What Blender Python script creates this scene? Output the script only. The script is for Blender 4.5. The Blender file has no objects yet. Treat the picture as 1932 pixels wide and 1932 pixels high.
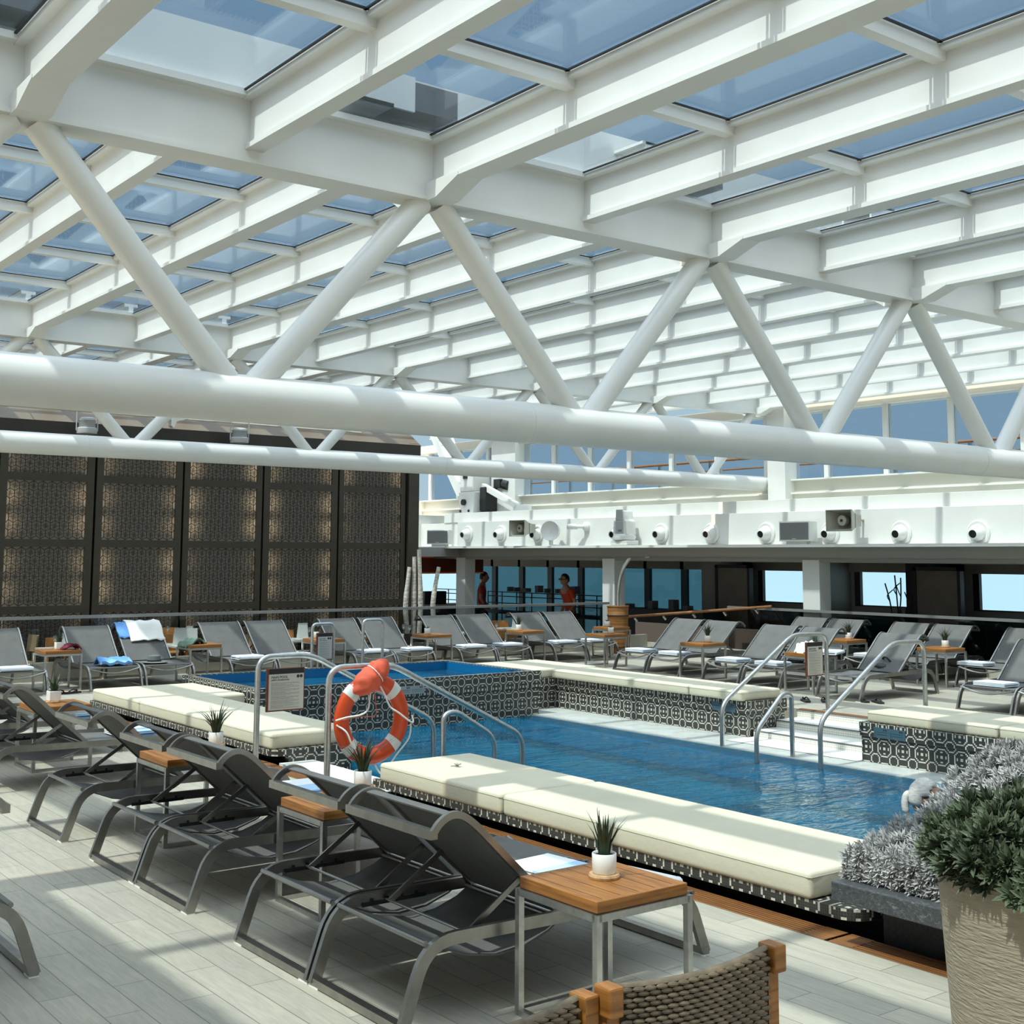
import bpy, bmesh, math, random
from mathutils import Vector, Matrix
random.seed(7)
PI = math.pi
S = bpy.context.scene
COL = S.collection
# ------------------------------------------------------------------ camera, sky, sun, exposure
yaw, pit, rol = math.radians(52.78522268), math.radians(6.45884987), math.radians(0.23686046)
fw = Vector((math.cos(pit)*math.cos(yaw), math.cos(pit)*math.sin(yaw), math.sin(pit)))
rt = Vector((math.sin(yaw), -math.cos(yaw), 0)); up = rt.cross(fw)
r2 = math.cos(rol)*rt + math.sin(rol)*up; u2 = -math.sin(rol)*rt + math.cos(rol)*up
cd = bpy.data.cameras.new('camera'); cam = bpy.data.objects.new('camera', cd); COL.objects.link(cam)
M = Matrix((r2, u2, -fw)).transposed().to_4x4(); M.translation = Vector((0, 0, 1.65)); cam.matrix_world = M
cd.sensor_width = 36; cd.lens = 2364.1/1932*36; cd.shift_y = (780.4-966)/1932; cd.clip_end = 6000; cd.clip_start = .05
S.camera = cam
S.view_settings.view_transform = 'Standard'; S.view_settings.look = 'None'
S.view_settings.gamma = 1; S.view_settings.use_curve_mapping = False
S.view_settings.exposure = 0.02
S.cycles.max_bounces = 10; S.cycles.transparent_max_bounces = 24; S.cycles.diffuse_bounces = 4
S.cycles.glossy_bounces = 4; S.cycles.sample_clamp_indirect = 6; S.cycles.caustics_reflective = False
SUND = Vector((.53, .045, -1)).normalized()          # direction the light travels
w = bpy.data.worlds.new('sky'); S.world = w; w.use_nodes = True
nt = w.node_tree; nt.nodes.clear()
def N(t, ty, **k):
    n = t.nodes.new(ty)
    for a, b in k.items(): setattr(n, a, b)
    return n
def ramp(t, pts, fac=None):
    n = N(t, 'ShaderNodeValToRGB'); e = n.color_ramp.elements
    while len(e) > 1: e.remove(e[-1])
    for i, (p, c) in enumerate(pts):
        x = e[0] if i == 0 else e.new(p)
        x.position = p; x.color = (*c, 1)
    if fac: t.links.new(fac, n.inputs[0])
    return n
tc = N(nt, 'ShaderNodeTexCoord'); sx = N(nt, 'ShaderNodeSeparateXYZ'); nt.links.new(tc.outputs['Generated'], sx.inputs[0])
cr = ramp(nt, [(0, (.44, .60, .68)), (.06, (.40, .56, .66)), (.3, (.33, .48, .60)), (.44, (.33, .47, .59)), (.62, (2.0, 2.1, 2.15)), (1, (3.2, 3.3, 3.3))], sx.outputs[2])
dp = N(nt, 'ShaderNodeVectorMath', operation='DOT_PRODUCT'); nt.links.new(tc.outputs['Generated'], dp.inputs[0]); dp.inputs[1].default_value = tuple(-SUND)
pw = N(nt, 'ShaderNodeMath', operation='MAXIMUM'); nt.links.new(dp.outputs['Value'], pw.inputs[0]); pw.inputs[1].default_value = 0
p2 = N(nt, 'ShaderNodeMath', operation='POWER'); nt.links.new(pw.outputs[0], p2.inputs[0]); p2.inputs[1].default_value = 5
gl = N(nt, 'ShaderNodeMix', data_type='RGBA', blend_type='ADD'); gl.inputs[0].default_value = 1
mu = N(nt, 'ShaderNodeMix', data_type='RGBA', blend_type='MULTIPLY'); mu.inputs[0].default_value = 1; mu.inputs[7].default_value = (3.2, 3.1, 2.9, 1)
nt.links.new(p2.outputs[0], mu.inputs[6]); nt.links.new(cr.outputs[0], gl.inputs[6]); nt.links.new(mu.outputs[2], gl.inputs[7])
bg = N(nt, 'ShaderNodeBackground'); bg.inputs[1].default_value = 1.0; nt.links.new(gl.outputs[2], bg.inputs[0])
wo = N(nt, 'ShaderNodeOutputWorld'); nt.links.new(bg.outputs[0], wo.inputs[0])
sd = bpy.data.lights.new('sun', 'SUN'); sd.energy = 7.0; sd.angle = math.radians(.8); sd.color = (1, .92, .75)
so = bpy.data.objects.new('sun', sd); COL.objects.link(so); so.rotation_euler = SUND.to_track_quat('-Z', 'Y').to_euler(); so.location = (0, 0, 30)

# ------------------------------------------------------------------ materials
MATS = {}
def mat(name, col=(.5, .5, .5), rough=.5, metal=0, spec=.5, noise=0, nscale=20, bump=0, bscale=80, emit=None, es=0, ns=(1, 1, 1)):
    m = bpy.data.materials.new(name); m.use_nodes = True; t = m.node_tree; b = t.nodes['Principled BSDF']
    b.inputs['Base Color'].default_value = (*col, 1); b.inputs['Roughness'].default_value = rough
    b.inputs['Metallic'].default_value = metal; b.inputs['Specular IOR Level'].default_value = spec
    co = N(t, 'ShaderNodeTexCoord')
    if noise:
        mp = N(t, 'ShaderNodeMapping'); mp.inputs[3].default_value = ns; t.links.new(co.outputs['Object'], mp.inputs[0])
        nz = N(t, 'ShaderNodeTexNoise'); nz.inputs['Scale'].default_value = nscale; nz.inputs['Detail'].default_value = 4; t.links.new(mp.outputs[0], nz.inputs[0])
        r = ramp(t, [(.3, tuple(c*(1-noise) for c in col)), (.7, tuple(min(1, c*(1+noise)) for c in col))], nz.outputs[0])
        t.links.new(r.outputs[0], b.inputs['Base Color'])
    if bump:
        nb = N(t, 'ShaderNodeTexNoise'); nb.inputs['Scale'].default_value = bscale; nb.inputs['Detail'].default_value = 3; t.links.new((mp.outputs[0] if noise else co.outputs['Object']), nb.inputs[0])
        bp = N(t, 'ShaderNodeBump'); bp.inputs['Strength'].default_value = bump; bp.inputs['Distance'].default_value = .01
        t.links.new(nb.outputs[0], bp.inputs['Height']); t.links.new(bp.outputs[0], b.inputs['Normal'])
    if emit:
        b.inputs['Emission Color'].default_value = (*emit, 1); b.inputs['Emission Strength'].default_value = es
    MATS[name] = m
    return m
W = mat('white_paint', (.70, .70, .665), .35, noise=.03, nscale=3)
WI = mat('white_wall', (.70, .70, .655), .45, noise=.03, nscale=2)
CREAMW = mat('cream_wall', (.60, .58, .50), .5)
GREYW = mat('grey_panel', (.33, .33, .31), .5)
STEEL = mat('brushed_steel', (.52, .52, .50), .32, 1, noise=.12, nscale=30)
STEELD = mat('satin_lounger_steel', (.33, .32, .295), .33, 1, noise=.15, nscale=12)
SLING = mat('grey_sling_fabric', (.115, .113, .106), .8, noise=.1, nscale=8, bump=.25, bscale=900)
CREAM = mat('cream_cushion', (.58, .535, .40), .75, noise=.05, nscale=3, bump=.15, bscale=40)
BLACK = mat('black_plastic', (.012, .012, .013), .5)
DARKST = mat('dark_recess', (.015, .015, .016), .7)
BRONZE = mat('bronze_frame', (.060, .050, .036), .42, .35, noise=.1, nscale=4)
LATT = mat('bronze_lattice', (.045, .036, .024), .5, .3)
BEIGE = mat('beige_fascia', (.155, .115, .075), .55, noise=.06, nscale=2)
POT = mat('white_ceramic', (.80, .79, .75), .3)
SOIL = mat('dark_soil', (.02, .018, .014), .9)
LEAF = mat('dark_green_blade', (.018, .04, .018), .45, noise=.4, nscale=30)
PLANT = mat('planter_clay', (.33, .275, .20), .85, noise=.10, nscale=14, bump=.6, bscale=26, ns=(1, 1, 6))
SILV = mat('silver_leaf', (.44, .43, .41), .7, noise=.3, nscale=4)
GREEN = mat('green_leaf', (.085, .11, .06), .5, noise=.35, nscale=6)
WICK = mat('brown_wicker', (.135, .098, .058), .5, noise=.3, nscale=40)
RED = mat('orange_shirt', (.55, .05, .008), .7)
REDD = mat('dark_red_shirt', (.35, .02, .008), .7)
SKIN = mat('skin', (.45, .22, .14), .5, noise=.08, nscale=20)
HAIRD = mat('dark_hair', (.015, .011, .009), .6)
HAIRW = mat('white_hair', (.62, .58, .52), .6, noise=.2, nscale=30, ns=(1, 1, 4))
TROU = mat('dark_trousers', (.02, .02, .025), .8)
ORANGE = mat('orange_lifebuoy', (.56, .055, .008), .35)
CORAL = mat('coral_bag', (.64, .095, .045), .7, noise=.15, nscale=8, bump=.3, bscale=25)
TAPE = mat('reflective_tape', (.62, .63, .60), .35)
ROPE = mat('white_rope', (.75, .74, .69), .8)
ROPEC = mat('coral_rope', (.55, .12, .08), .8)
SBROWN = mat('sign_mahogany', (.16, .040, .018), .4, noise=.2, nscale=14)
SPAPER = mat('sign_board', (.52, .49, .42), .5)
INK = mat('sign_ink', (.02, .02, .02), .6)
INKG = mat('sign_small_print', (.20, .19, .17), .6)
MENU = mat('menu_card', (.72, .74, .72), .5)
HORN = mat('horn_grey_beige', (.40, .39, .32), .5)
SPKG = mat('speaker_mesh', (.17, .17, .165), .6)
DTOWN = mat('dark_towel_edge', (.04, .06, .10), .9)
TEALD = mat('dark_teal_glass', (.016, .055, .07), .25)
SHADE = mat('roller_shade', (.30, .29, .26), .8)
OAK = mat('oak_chair', (.55, .25, .08), .5, noise=.2, nscale=12)
MAR = mat('white_marble', (.70, .68, .62), .3)
BLUEP = mat('blue_pool_paint', (.006, .13, .30), .3)
BIRCH = mat('birch_bark', (.45, .42, .36), .8, noise=.45, nscale=14, ns=(1, 1, 3))
CLIP = mat('patterned_scarf', (.20, .07, .07), .8, noise=.9, nscale=60)
FLIP = mat('black_rubber', (.012, .012, .012), .6)
GREENC = mat('green_garment', (.13, .20, .15), .9, noise=.15, nscale=15)
REDC = mat('burgundy_cloth', (.15, .012, .03), .9, noise=.8, nscale=60)
WHITEC = mat('white_cloth', (.80, .79, .74), .9, bump=.3, bscale=40)
HATM = mat('grey_hat_felt', (.12, .13, .13), .9)
RAILG = mat('grey_rail', (.33, .33, .32), .4, .6)
BUFF = mat('glowing_wood_trim', (.42, .13, .03), .5, emit=(.5, .12, .02), es=.12)  # wood trim with a faint orange glow put in as emission, no lamp
SEAM = mat('cushion_seam', (.45, .42, .33), .8)

def uvmat(name, build, rough=.5):
    m = bpy.data.materials.new(name); m.use_nodes = True; t = m.node_tree; b = t.nodes['Principled BSDF']; b.inputs['Roughness'].default_value = rough
    u = N(t, 'ShaderNodeUVMap'); build(t, u.outputs[0], b); MATS[name] = m; return m
def L(t, a, b): t.links.new(a, b)
def Mt(t, op, a, b=None, c=None):
    n = N(t, 'ShaderNodeMath', operation=op)
    for i, v in enumerate((a, b, c)):
        if v is None: continue
        if isinstance(v, (int, float)): n.inputs[i].default_value = v
        else: t.links.new(v, n.inputs[i])
    return n.outputs[0]
def wood(dark, light, sc=1.0, gap=0):
    def f(t, uv, b):
        mp = N(t, 'ShaderNodeMapping'); mp.inputs[3].default_value = (1.5*sc, 22*sc, 1); L(t, uv, mp.inputs[0])
        nz = N(t, 'ShaderNodeTexNoise'); nz.inputs['Scale'].default_value = 3; nz.inputs['Detail'].default_value = 5; nz.inputs['Distortion'].default_value = .6; L(t, mp.outputs[0], nz.inputs[0])
        r = ramp(t, [(.3, dark), (.68, light)], nz.outputs[0]); L(t, r.outputs[0], b.inputs['Base Color'])
    return f
TEAK = uvmat('teak_wood', wood((.17, .060, .011), (.36, .145, .028)), .45)
TEAKD = uvmat('teak_grate', wood((.13, .048, .012), (.27, .11, .03)), .6)
BARREL = uvmat('barrel_wood', wood((.13, .05, .010), (.28, .12, .028), .5), .45)
def planks(t, uv, b):
    br = N(t, 'ShaderNodeTexBrick'); br.offset = .37; br.squash = 1
    L(t, uv, br.inputs[0]); br.inputs['Scale'].default_value = 1; br.inputs['Brick Width'].default_value = .82; br.inputs['Row Height'].default_value = .1405
    br.inputs['Mortar Size'].default_value = .0018; br.inputs['Mortar Smooth'].default_value = .1; br.inputs['Bias'].default_value = 0
    br.inputs['Color1'].default_value = (.43, .395, .315, 1); br.inputs['Color2'].default_value = (.355, .33, .27, 1); br.inputs['Mortar'].default_value = (.13, .125, .11, 1)
    mp = N(t, 'ShaderNodeMapping'); mp.inputs[3].default_value = (3, 26, 1); L(t, uv, mp.inputs[0])
    nz = N(t, 'ShaderNodeTexNoise'); nz.inputs['Scale'].default_value = 1.6; nz.inputs['Detail'].default_value = 6; nz.inputs['Distortion'].default_value = 1.2; L(t, mp.outputs[0], nz.inputs[0])
    r = ramp(t, [(.3, (.84, .84, .84)), (.7, (1.06, 1.05, 1.03))], nz.outputs[0])
    mx = N(t, 'ShaderNodeMix', data_type='RGBA', blend_type='MULTIPLY'); mx.inputs[0].default_value = 1
    L(t, br.outputs[0], mx.inputs[6]); L(t, r.outputs[0], mx.inputs[7]); L(t, mx.outputs[2], b.inputs['Base Color'])
    bp = N(t, 'ShaderNodeBump'); bp.inputs['Strength'].default_value = .25; bp.inputs['Distance'].default_value = .004
    L(t, Mt(t, 'SUBTRACT', 1, br.outputs['Fac']), bp.inputs['Height']); L(t, bp.outputs[0], b.inputs['Normal'])
DECK = uvmat('wood_effect_deck', planks, .5)
def mosaic(tile, P, wc, dc, th=.5):
    def f(t, uv, b):
        s = N(t, 'ShaderNodeSeparateXYZ'); L(t, uv, s.inputs[0])
        q = [Mt(t, 'MULTIPLY', Mt(t, 'ADD', Mt(t, 'FLOOR', Mt(t, 'DIVIDE', s.outputs[i], tile)), .5), tile) for i in (0, 1)]
        def oct(off, rad, freq):
            a = [Mt(t, 'ABSOLUTE', Mt(t, 'SUBTRACT', Mt(t, 'PINGPONG', Mt(t, 'ADD', q[i], off), P/2), 0)) for i in (0, 1)]
            d = Mt(t, 'MAXIMUM', Mt(t, 'MAXIMUM', a[0], a[1]), Mt(t, 'MULTIPLY', Mt(t, 'ADD', a[0], a[1]), .72))
            ring = Mt(t, 'GREATER_THAN', Mt(t, 'FRACT', Mt(t, 'ADD', Mt(t, 'DIVIDE', d, freq), .45)), .74)
            return d, ring
        d1, r1 = oct(0, 0, tile*2.55)
        d2, r2_ = oct(P/2, 0, tile*2.3)
        sel = Mt(t, 'LESS_THAN', d1, P*.335)
        val = Mt(t, 'ADD', Mt(t, 'MULTIPLY', sel, r1), Mt(t, 'MULTIPLY', Mt(t, 'SUBTRACT', 1, sel), r2_))
        fr = [Mt(t, 'ABSOLUTE', Mt(t, 'SUBTRACT', Mt(t, 'FRACT', Mt(t, 'DIVIDE', s.outputs[i], tile)), .5)) for i in (0, 1)]
        gr = Mt(t, 'GREATER_THAN', Mt(t, 'MAXIMUM', fr[0], fr[1]), .44)
        val = Mt(t, 'MULTIPLY', val, 1)
        mx = N(t, 'ShaderNodeMix', data_type='RGBA'); L(t, val, mx.inputs[0]); mx.inputs[6].default_value = (*dc, 1); mx.inputs[7].default_value = (*wc, 1)
        m2 = N(t, 'ShaderNodeMix', data_type='RGBA'); L(t, Mt(t, 'MULTIPLY', gr, .55), m2.inputs[0]); L(t, mx.outputs[2], m2.inputs[6]); m2.inputs[7].default_value = (.12, .115, .10, 1)
        L(t, m2.outputs[2], b.inputs['Base Color'])
    return f
MOS = uvmat('octagon_mosaic', mosaic(.0125, .2, (.62, .58, .49), (.026, .027, .024)), .3)
def whitemos(t, uv, b):
    s = N(t, 'ShaderNodeSeparateXYZ'); L(t, uv, s.inputs[0])
    fr = [Mt(t, 'ABSOLUTE', Mt(t, 'SUBTRACT', Mt(t, 'FRACT', Mt(t, 'DIVIDE', s.outputs[i], .022)), .5)) for i in (0, 1)]
    gr = Mt(t, 'GREATER_THAN', Mt(t, 'MAXIMUM', fr[0], fr[1]), .42)
    mx = N(t, 'ShaderNodeMix', data_type='RGBA'); L(t, gr, mx.inputs[0]); mx.inputs[6].default_value = (.80, .78, .70, 1); mx.inputs[7].default_value = (.36, .33, .26, 1)
    L(t, mx.outputs[2], b.inputs['Base Color'])
WMOS = uvmat('white_mosaic', whitemos, .35)
def bluetile(t, uv, b):
    s = N(t, 'ShaderNodeSeparateXYZ'); L(t, uv, s.inputs[0])
    nz = N(t, 'ShaderNodeTexNoise'); nz.inputs['Scale'].default_value = 40; L(t, uv, nz.inputs[0])
    r = ramp(t, [(.35, (.008, .22, .40)), (.65, (.014, .28, .47))], nz.outputs[0]); L(t, r.outputs[0], b.inputs['Base Color'])
BTILE = uvmat('blue_pool_tile', bluetile, .4)
def stone(t, uv, b):
    nz = N(t, 'ShaderNodeTexNoise'); nz.inputs['Scale'].default_value = 60; nz.inputs['Detail'].default_value = 6; L(t, uv, nz.inputs[0])
    mp = N(t, 'ShaderNodeMapping'); mp.inputs[3].default_value = (6, 14, 1); mp.inputs[2].default_value = (0, 0, .6); L(t, uv, mp.inputs[0])
    v = N(t, 'ShaderNodeTexNoise'); v.inputs['Scale'].default_value = 1.3; v.inputs['Detail'].default_value = 8; v.inputs['Distortion'].default_value = 2.5; L(t, mp.outputs[0], v.inputs[0])
    a = ramp(t, [(.3, (.035, .037, .04)), (.8, (.085, .088, .09))], nz.outputs[0])
    ve = ramp(t, [(.492, (0, 0, 0)), (.50, (.6, .6, .6)), (.508, (0, 0, 0))], v.outputs[0])
    mx = N(t, 'ShaderNodeMix', data_type='RGBA'); L(t, ve.outputs[0], mx.inputs[0]); L(t, a.outputs[0], mx.inputs[6]); mx.inputs[7].default_value = (.42, .42, .40, 1)
    L(t, mx.outputs[2], b.inputs['Base Color'])
STONE = uvmat('veined_dark_stone', stone, .45)
def towelm(name, a, c, edge):
    m = bpy.data.materials.new(name); m.use_nodes = True; t = m.node_tree; b = t.nodes['Principled BSDF']; b.inputs['Roughness'].default_value = .95
    co = N(t, 'ShaderNodeTexCoord'); s = N(t, 'ShaderNodeSeparateXYZ'); L(t, co.outputs['Object'], s.inputs[0])
    g = Mt(t, 'GREATER_THAN', s.outputs[0], edge)
    mx = N(t, 'ShaderNodeMix', data_type='RGBA'); L(t, g, mx.inputs[0]); mx.inputs[6].default_value = (*a, 1); mx.inputs[7].default_value = (*c, 1); L(t, mx.outputs[2], b.inputs['Base Color'])
    nb = N(t, 'ShaderNodeTexNoise'); nb.inputs['Scale'].default_value = 250; L(t, co.outputs['Object'], nb.inputs[0])
    bp = N(t, 'ShaderNodeBump'); bp.inputs['Strength'].default_value = .4; bp.inputs['Distance'].default_value = .004; L(t, nb.outputs[0], bp.inputs['Height']); L(t, bp.outputs[0], b.inputs['Normal'])
    MATS[name] = m; return m
TOW = towelm('striped_pool_towel', (.42, .60, .78), (.82, .83, .82), .0)
TOWW = towelm('pale_pool_towel', (.74, .80, .86), (.80, .83, .86), .0)
TOWB = mat('blue_towel', (.13, .30, .62), .95, noise=.12, nscale=8, bump=.3, bscale=200)
def schlick(t, f0, f1, nrm=None):
    lw = N(t, 'ShaderNodeLayerWeight'); lw.inputs['Blend'].default_value = .5
    if nrm: t.links.new(nrm, lw.inputs['Normal'])
    p = Mt(t, 'POWER', lw.outputs['Facing'], 4.5)
    return Mt(t, 'ADD', f0, Mt(t, 'MULTIPLY', p, f1))
def glassm(name, tint, f0=.03, f1=.6, rough=0.0):
    m = bpy.data.materials.new(name); m.use_nodes = True; t = m.node_tree; t.nodes.clear()
    tr = N(t, 'ShaderNodeBsdfTransparent'); tr.inputs[0].default_value = (*[c**.5 for c in tint], 1)
    g = N(t, 'ShaderNodeBsdfGlossy'); g.inputs['Roughness'].default_value = rough; g.inputs[0].default_value = (.95, .97, 1, 1)
    mx = N(t, 'ShaderNodeMixShader'); o = N(t, 'ShaderNodeOutputMaterial')
    L(t, schlick(t, f0, f1), mx.inputs[0]); L(t, tr.outputs[0], mx.inputs[1]); L(t, g.outputs[0], mx.inputs[2]); L(t, mx.outputs[0], o.inputs[0])
    MATS[name] = m; return m
GROOF = glassm('blue_tinted_roof_glass', (.50, .60, .70), .03, .5)
GSIDE = glassm('blue_tinted_side_glass', (.46, .56, .66), .02, .2)
GTEAL = glassm('teal_tinted_glass', (.06, .13, .155), .02, .1)
GCLR = glassm('clear_window_glass', (.93, .96, .97), .01, .1)
GBAL = glassm('smoked_balustrade_glass', (.55, .57, .56), .02, .25)
GLASSW = glassm('drinking_glass', (.80, .83, .83), .12, .8)
# water: tinted transparency with rippled mirror reflection
m = bpy.data.materials.new('pool_water'); m.use_nodes = True; t = m.node_tree; t.nodes.clear(); MATS['pool_water'] = m; WATER = m
co = N(t, 'ShaderNodeTexCoord'); mp = N(t, 'ShaderNodeMapping'); mp.inputs[2].default_value = (0, 0, math.radians(38)); mp.inputs[3].default_value = (1.0, 2.6, 1); L(t, co.outputs['Object'], mp.inputs[0])
def wnoise(sc, det, dist):
    n = N(t, 'ShaderNodeTexNoise'); n.inputs['Scale'].default_value = sc; n.inputs['Detail'].default_value = det; n.inputs['Roughness'].default_value = .5; n.inputs['Distortion'].default_value = dist; L(t, mp.outputs[0], n.inputs[0]); return n.outputs[0]
hsum = Mt(t, 'ADD', wnoise(2.2, 2, 1.2), Mt(t, 'MULTIPLY', wnoise(6.5, 3, .8), .35))
bp = N(t, 'ShaderNodeBump'); bp.inputs['Strength'].default_value = 1.0; bp.inputs['Distance'].default_value = .13; L(t, hsum, bp.inputs['Height'])
tr = N(t, 'ShaderNodeBsdfTransparent'); tr.inputs[0].default_value = (.62, .92, .98, 1)
df = N(t, 'ShaderNodeBsdfDiffuse'); df.inputs[0].default_value = (.0, .15, .29, 1)
g = N(t, 'ShaderNodeBsdfGlossy'); g.inputs['Roughness'].default_value = .04; L(t, bp.outputs[0], g.inputs['Normal'])
m0 = N(t, 'ShaderNodeMixShader'); m0.inputs[0].default_value = .25; L(t, tr.outputs[0], m0.inputs[1]); L(t, df.outputs[0], m0.inputs[2])
mx = N(t, 'ShaderNodeMixShader'); o = N(t, 'ShaderNodeOutputMaterial'); L(t, schlick(t, .02, .62, bp.outputs[0]), mx.inputs[0]); L(t, m0.outputs[0], mx.inputs[1]); L(t, g.outputs[0], mx.inputs[2]); L(t, mx.outputs[0], o.inputs[0])
m = mat('sea', (.15, .25, .31), .25, bump=.6, bscale=.2); SEA = m
# backlit screen panel
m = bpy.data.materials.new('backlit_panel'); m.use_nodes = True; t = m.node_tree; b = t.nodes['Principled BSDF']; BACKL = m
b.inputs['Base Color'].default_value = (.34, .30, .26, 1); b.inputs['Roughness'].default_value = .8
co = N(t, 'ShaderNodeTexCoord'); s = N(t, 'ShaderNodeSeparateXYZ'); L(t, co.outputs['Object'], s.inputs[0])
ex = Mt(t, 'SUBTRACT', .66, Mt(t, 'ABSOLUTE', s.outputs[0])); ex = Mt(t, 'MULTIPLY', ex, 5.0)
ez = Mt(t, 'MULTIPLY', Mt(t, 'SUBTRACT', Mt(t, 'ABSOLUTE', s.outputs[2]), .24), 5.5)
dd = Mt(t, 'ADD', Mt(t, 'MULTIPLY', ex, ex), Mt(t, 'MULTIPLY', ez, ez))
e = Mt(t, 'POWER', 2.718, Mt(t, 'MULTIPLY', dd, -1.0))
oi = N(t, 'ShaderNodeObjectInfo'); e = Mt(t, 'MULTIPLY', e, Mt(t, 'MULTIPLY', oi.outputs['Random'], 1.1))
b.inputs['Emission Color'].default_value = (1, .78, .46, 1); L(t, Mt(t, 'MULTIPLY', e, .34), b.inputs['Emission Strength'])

# ------------------------------------------------------------------ mesh helpers
class MB:
    def __init__(s): s.bm = bmesh.new()
    def box(s, x0, x1, y0, y1, z0, z1, M=None):
        v = [s.bm.verts.new((M @ Vector(p)) if M else p) for p in ((x0,y0,z0),(x1,y0,z0),(x1,y1,z0),(x0,y1,z0),(x0,y0,z1),(x1,y0,z1),(x1,y1,z1),(x0,y1,z1))]
        for f in ((3,2,1,0),(4,5,6,7),(0,1,5,4),(1,2,6,5),(2,3,7,6),(3,0,4,7)): s.bm.faces.new([v[i] for i in f])
        return s
    def ring(s, pts): return [s.bm.verts.new(p) for p in pts]
    def loft(s, rings, closed=True, caps=True):
        n = len(rings[0])
        for a, b in zip(rings, rings[1:]):
            for i in range(n if closed else n-1):
                j = (i+1) % n; s.bm.faces.new((a[i], a[j], b[j], b[i]))
        if caps and closed:
            s.bm.faces.new(rings[0][::-1]); s.bm.faces.new(rings[-1])
        return s
    def tube(s, pts, r, n=10, rr=None, caps=True, smooth_path=False):
        pts = [Vector(p) for p in pts]
        if smooth_path: pts = smooth(pts)
        rings = []; prev = None
        for i, p in enumerate(pts):
            d = (pts[min(i+1, len(pts)-1)]-pts[max(i-1, 0)]).normalized()
            if prev is None:
                a = Vector((0, 0, 1)) if abs(d.z) < .9 else Vector((1, 0, 0)); x = d.cross(a).normalized()
            else:
                x = (prev - d*prev.dot(d)).normalized()
            prev = x; y = d.cross(x)
            q = rr[min(i, len(rr)-1)] if rr else r
            rings.append(s.ring([p + (x*math.cos(2*PI*k/n) + y*math.sin(2*PI*k/n))*q for k in range(n)]))
        return s.loft(rings, True, caps)
    def lathe(s, prof, n=24, c=(0, 0), M=None):
        rings = []
        for r, z in prof:
            ps = [Vector((c[0]+r*math.cos(2*PI*k/n), c[1]+r*math.sin(2*PI*k/n), z)) for k in range(n)]
            rings.append(s.ring([M @ p if M else p for p in ps]))
        return s.loft(rings, True, prof[0][0] > 1e-4 and prof[-1][0] > 1e-4)
    def prism(s, poly, y0, y1, axis='y'):
        def P(a, b, h): return (a, h, b) if axis == 'y' else ((h, a, b) if axis == 'x' else (a, b, h))
        A = s.ring([P(a, b, y0) for a, b in poly]); B = s.ring([P(a, b, y1) for a, b in poly]); return s.loft([A, B])
    def bar(s, path, y, wd, th):        # flat bar bent in the xz plane at y (width wd in plane, thickness th across)
        n = len(path); rings = []
        for i, (x, z) in enumerate(path):
            a = path[max(i-1, 0)]; b = path[min(i+1, n-1)]; d = Vector((b[0]-a[0], b[1]-a[1])).normalized(); nx, nz_ = -d.y*wd/2, d.x*wd/2
            rings.append(s.ring([(x+nx, y-th/2, z+nz_), (x+nx, y+th/2, z+nz_), (x-nx, y+th/2, z-nz_), (x-nx, y-th/2, z-nz_)]))
        return s.loft(rings)
    def sheet(s, prof, y0, y1, th=.006, ny=1):    # strip along prof (x,z), across y
        R1 = []; 
        n = len(prof)
        for k in range(ny+1):
            y = y0+(y1-y0)*k/ny
            top = []; bot = []
            for i, (x, z) in enumerate(prof):
                a = prof[max(i-1, 0)]; b = prof[min(i+1, n-1)]; d = Vector((b[0]-a[0], b[1]-a[1])).normalized()
                top.append((x-d.y*th/2, y, z+d.x*th/2)); bot.append((x+d.y*th/2, y, z-d.x*th/2))
            R1.append(s.ring(top+bot[::-1]))
        return s.loft(R1)
    def obj(s, name, m, parent=None, smooth_=False, bev=0, loc=None, rot=None):
        bmesh.ops.recalc_face_normals(s.bm, faces=s.bm.faces)
        if bev: bmesh.ops.bevel(s.bm, geom=[e for e in s.bm.edges], offset=bev, segments=2, affect='EDGES', profile=.5, clamp_overlap=True)
        uv = s.bm.loops.layers.uv.new('UVMap')
        for f in s.bm.faces:
            n = f.normal; a = max(range(3), key=lambda i: abs(n[i]))
            for l in f.loops:
                c = l.vert.co
                l[uv].uv = (c.y, c.z) if a == 0 else ((c.x, c.z) if a == 1 else (c.y, c.x))
        me = bpy.data.meshes.new(name); s.bm.to_mesh(me); s.bm.free()
        if smooth_:
            for p in me.polygons: p.use_smooth = True
            try: me.set_sharp_from_angle(angle=math.radians(50))
            except Exception: pass
        if m: me.materials.append(m)
        o = bpy.data.objects.new(name, me); COL.objects.link(o)
        if parent: o.parent = parent
        if loc: o.location = loc
        if rot: o.rotation_euler = rot
        return o
def smooth(pts, n=6):
    out = []
    P = [pts[0]]+pts+[pts[-1]]
    for i in range(1, len(P)-2):
        for k in range(n):
            t_ = k/n; a, b, c, d = P[i-1], P[i], P[i+1], P[i+2]
            out.append(.5*((2*b)+(-a+c)*t_+(2*a-5*b+4*c-d)*t_*t_+(-a+3*b-3*c+d)*t_**3))
    out.append(pts[-1]); return out
def fillet(pts, r, n=5):
    pts = [Vector(p) for p in pts]; out = [pts[0]]
    for i in range(1, len(pts)-1):
        a, b, c = pts[i-1], pts[i], pts[i+1]; u = (a-b); v = (c-b); q = min(r, u.length*.49, v.length*.49)
        s0 = b+u.normalized()*q; e0 = b+v.normalized()*q
        for k in range(n+1):
            t_ = k/n; out.append((1-t_)**2*s0+2*t_*(1-t_)*b+t_*t_*e0)
    out.append(pts[-1]); return out
def tag(o, label, cat, group=None, kind=None):
    o['label'] = label; o['category'] = cat
    if group: o['group'] = group
    if kind: o['kind'] = kind
    return o
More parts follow.
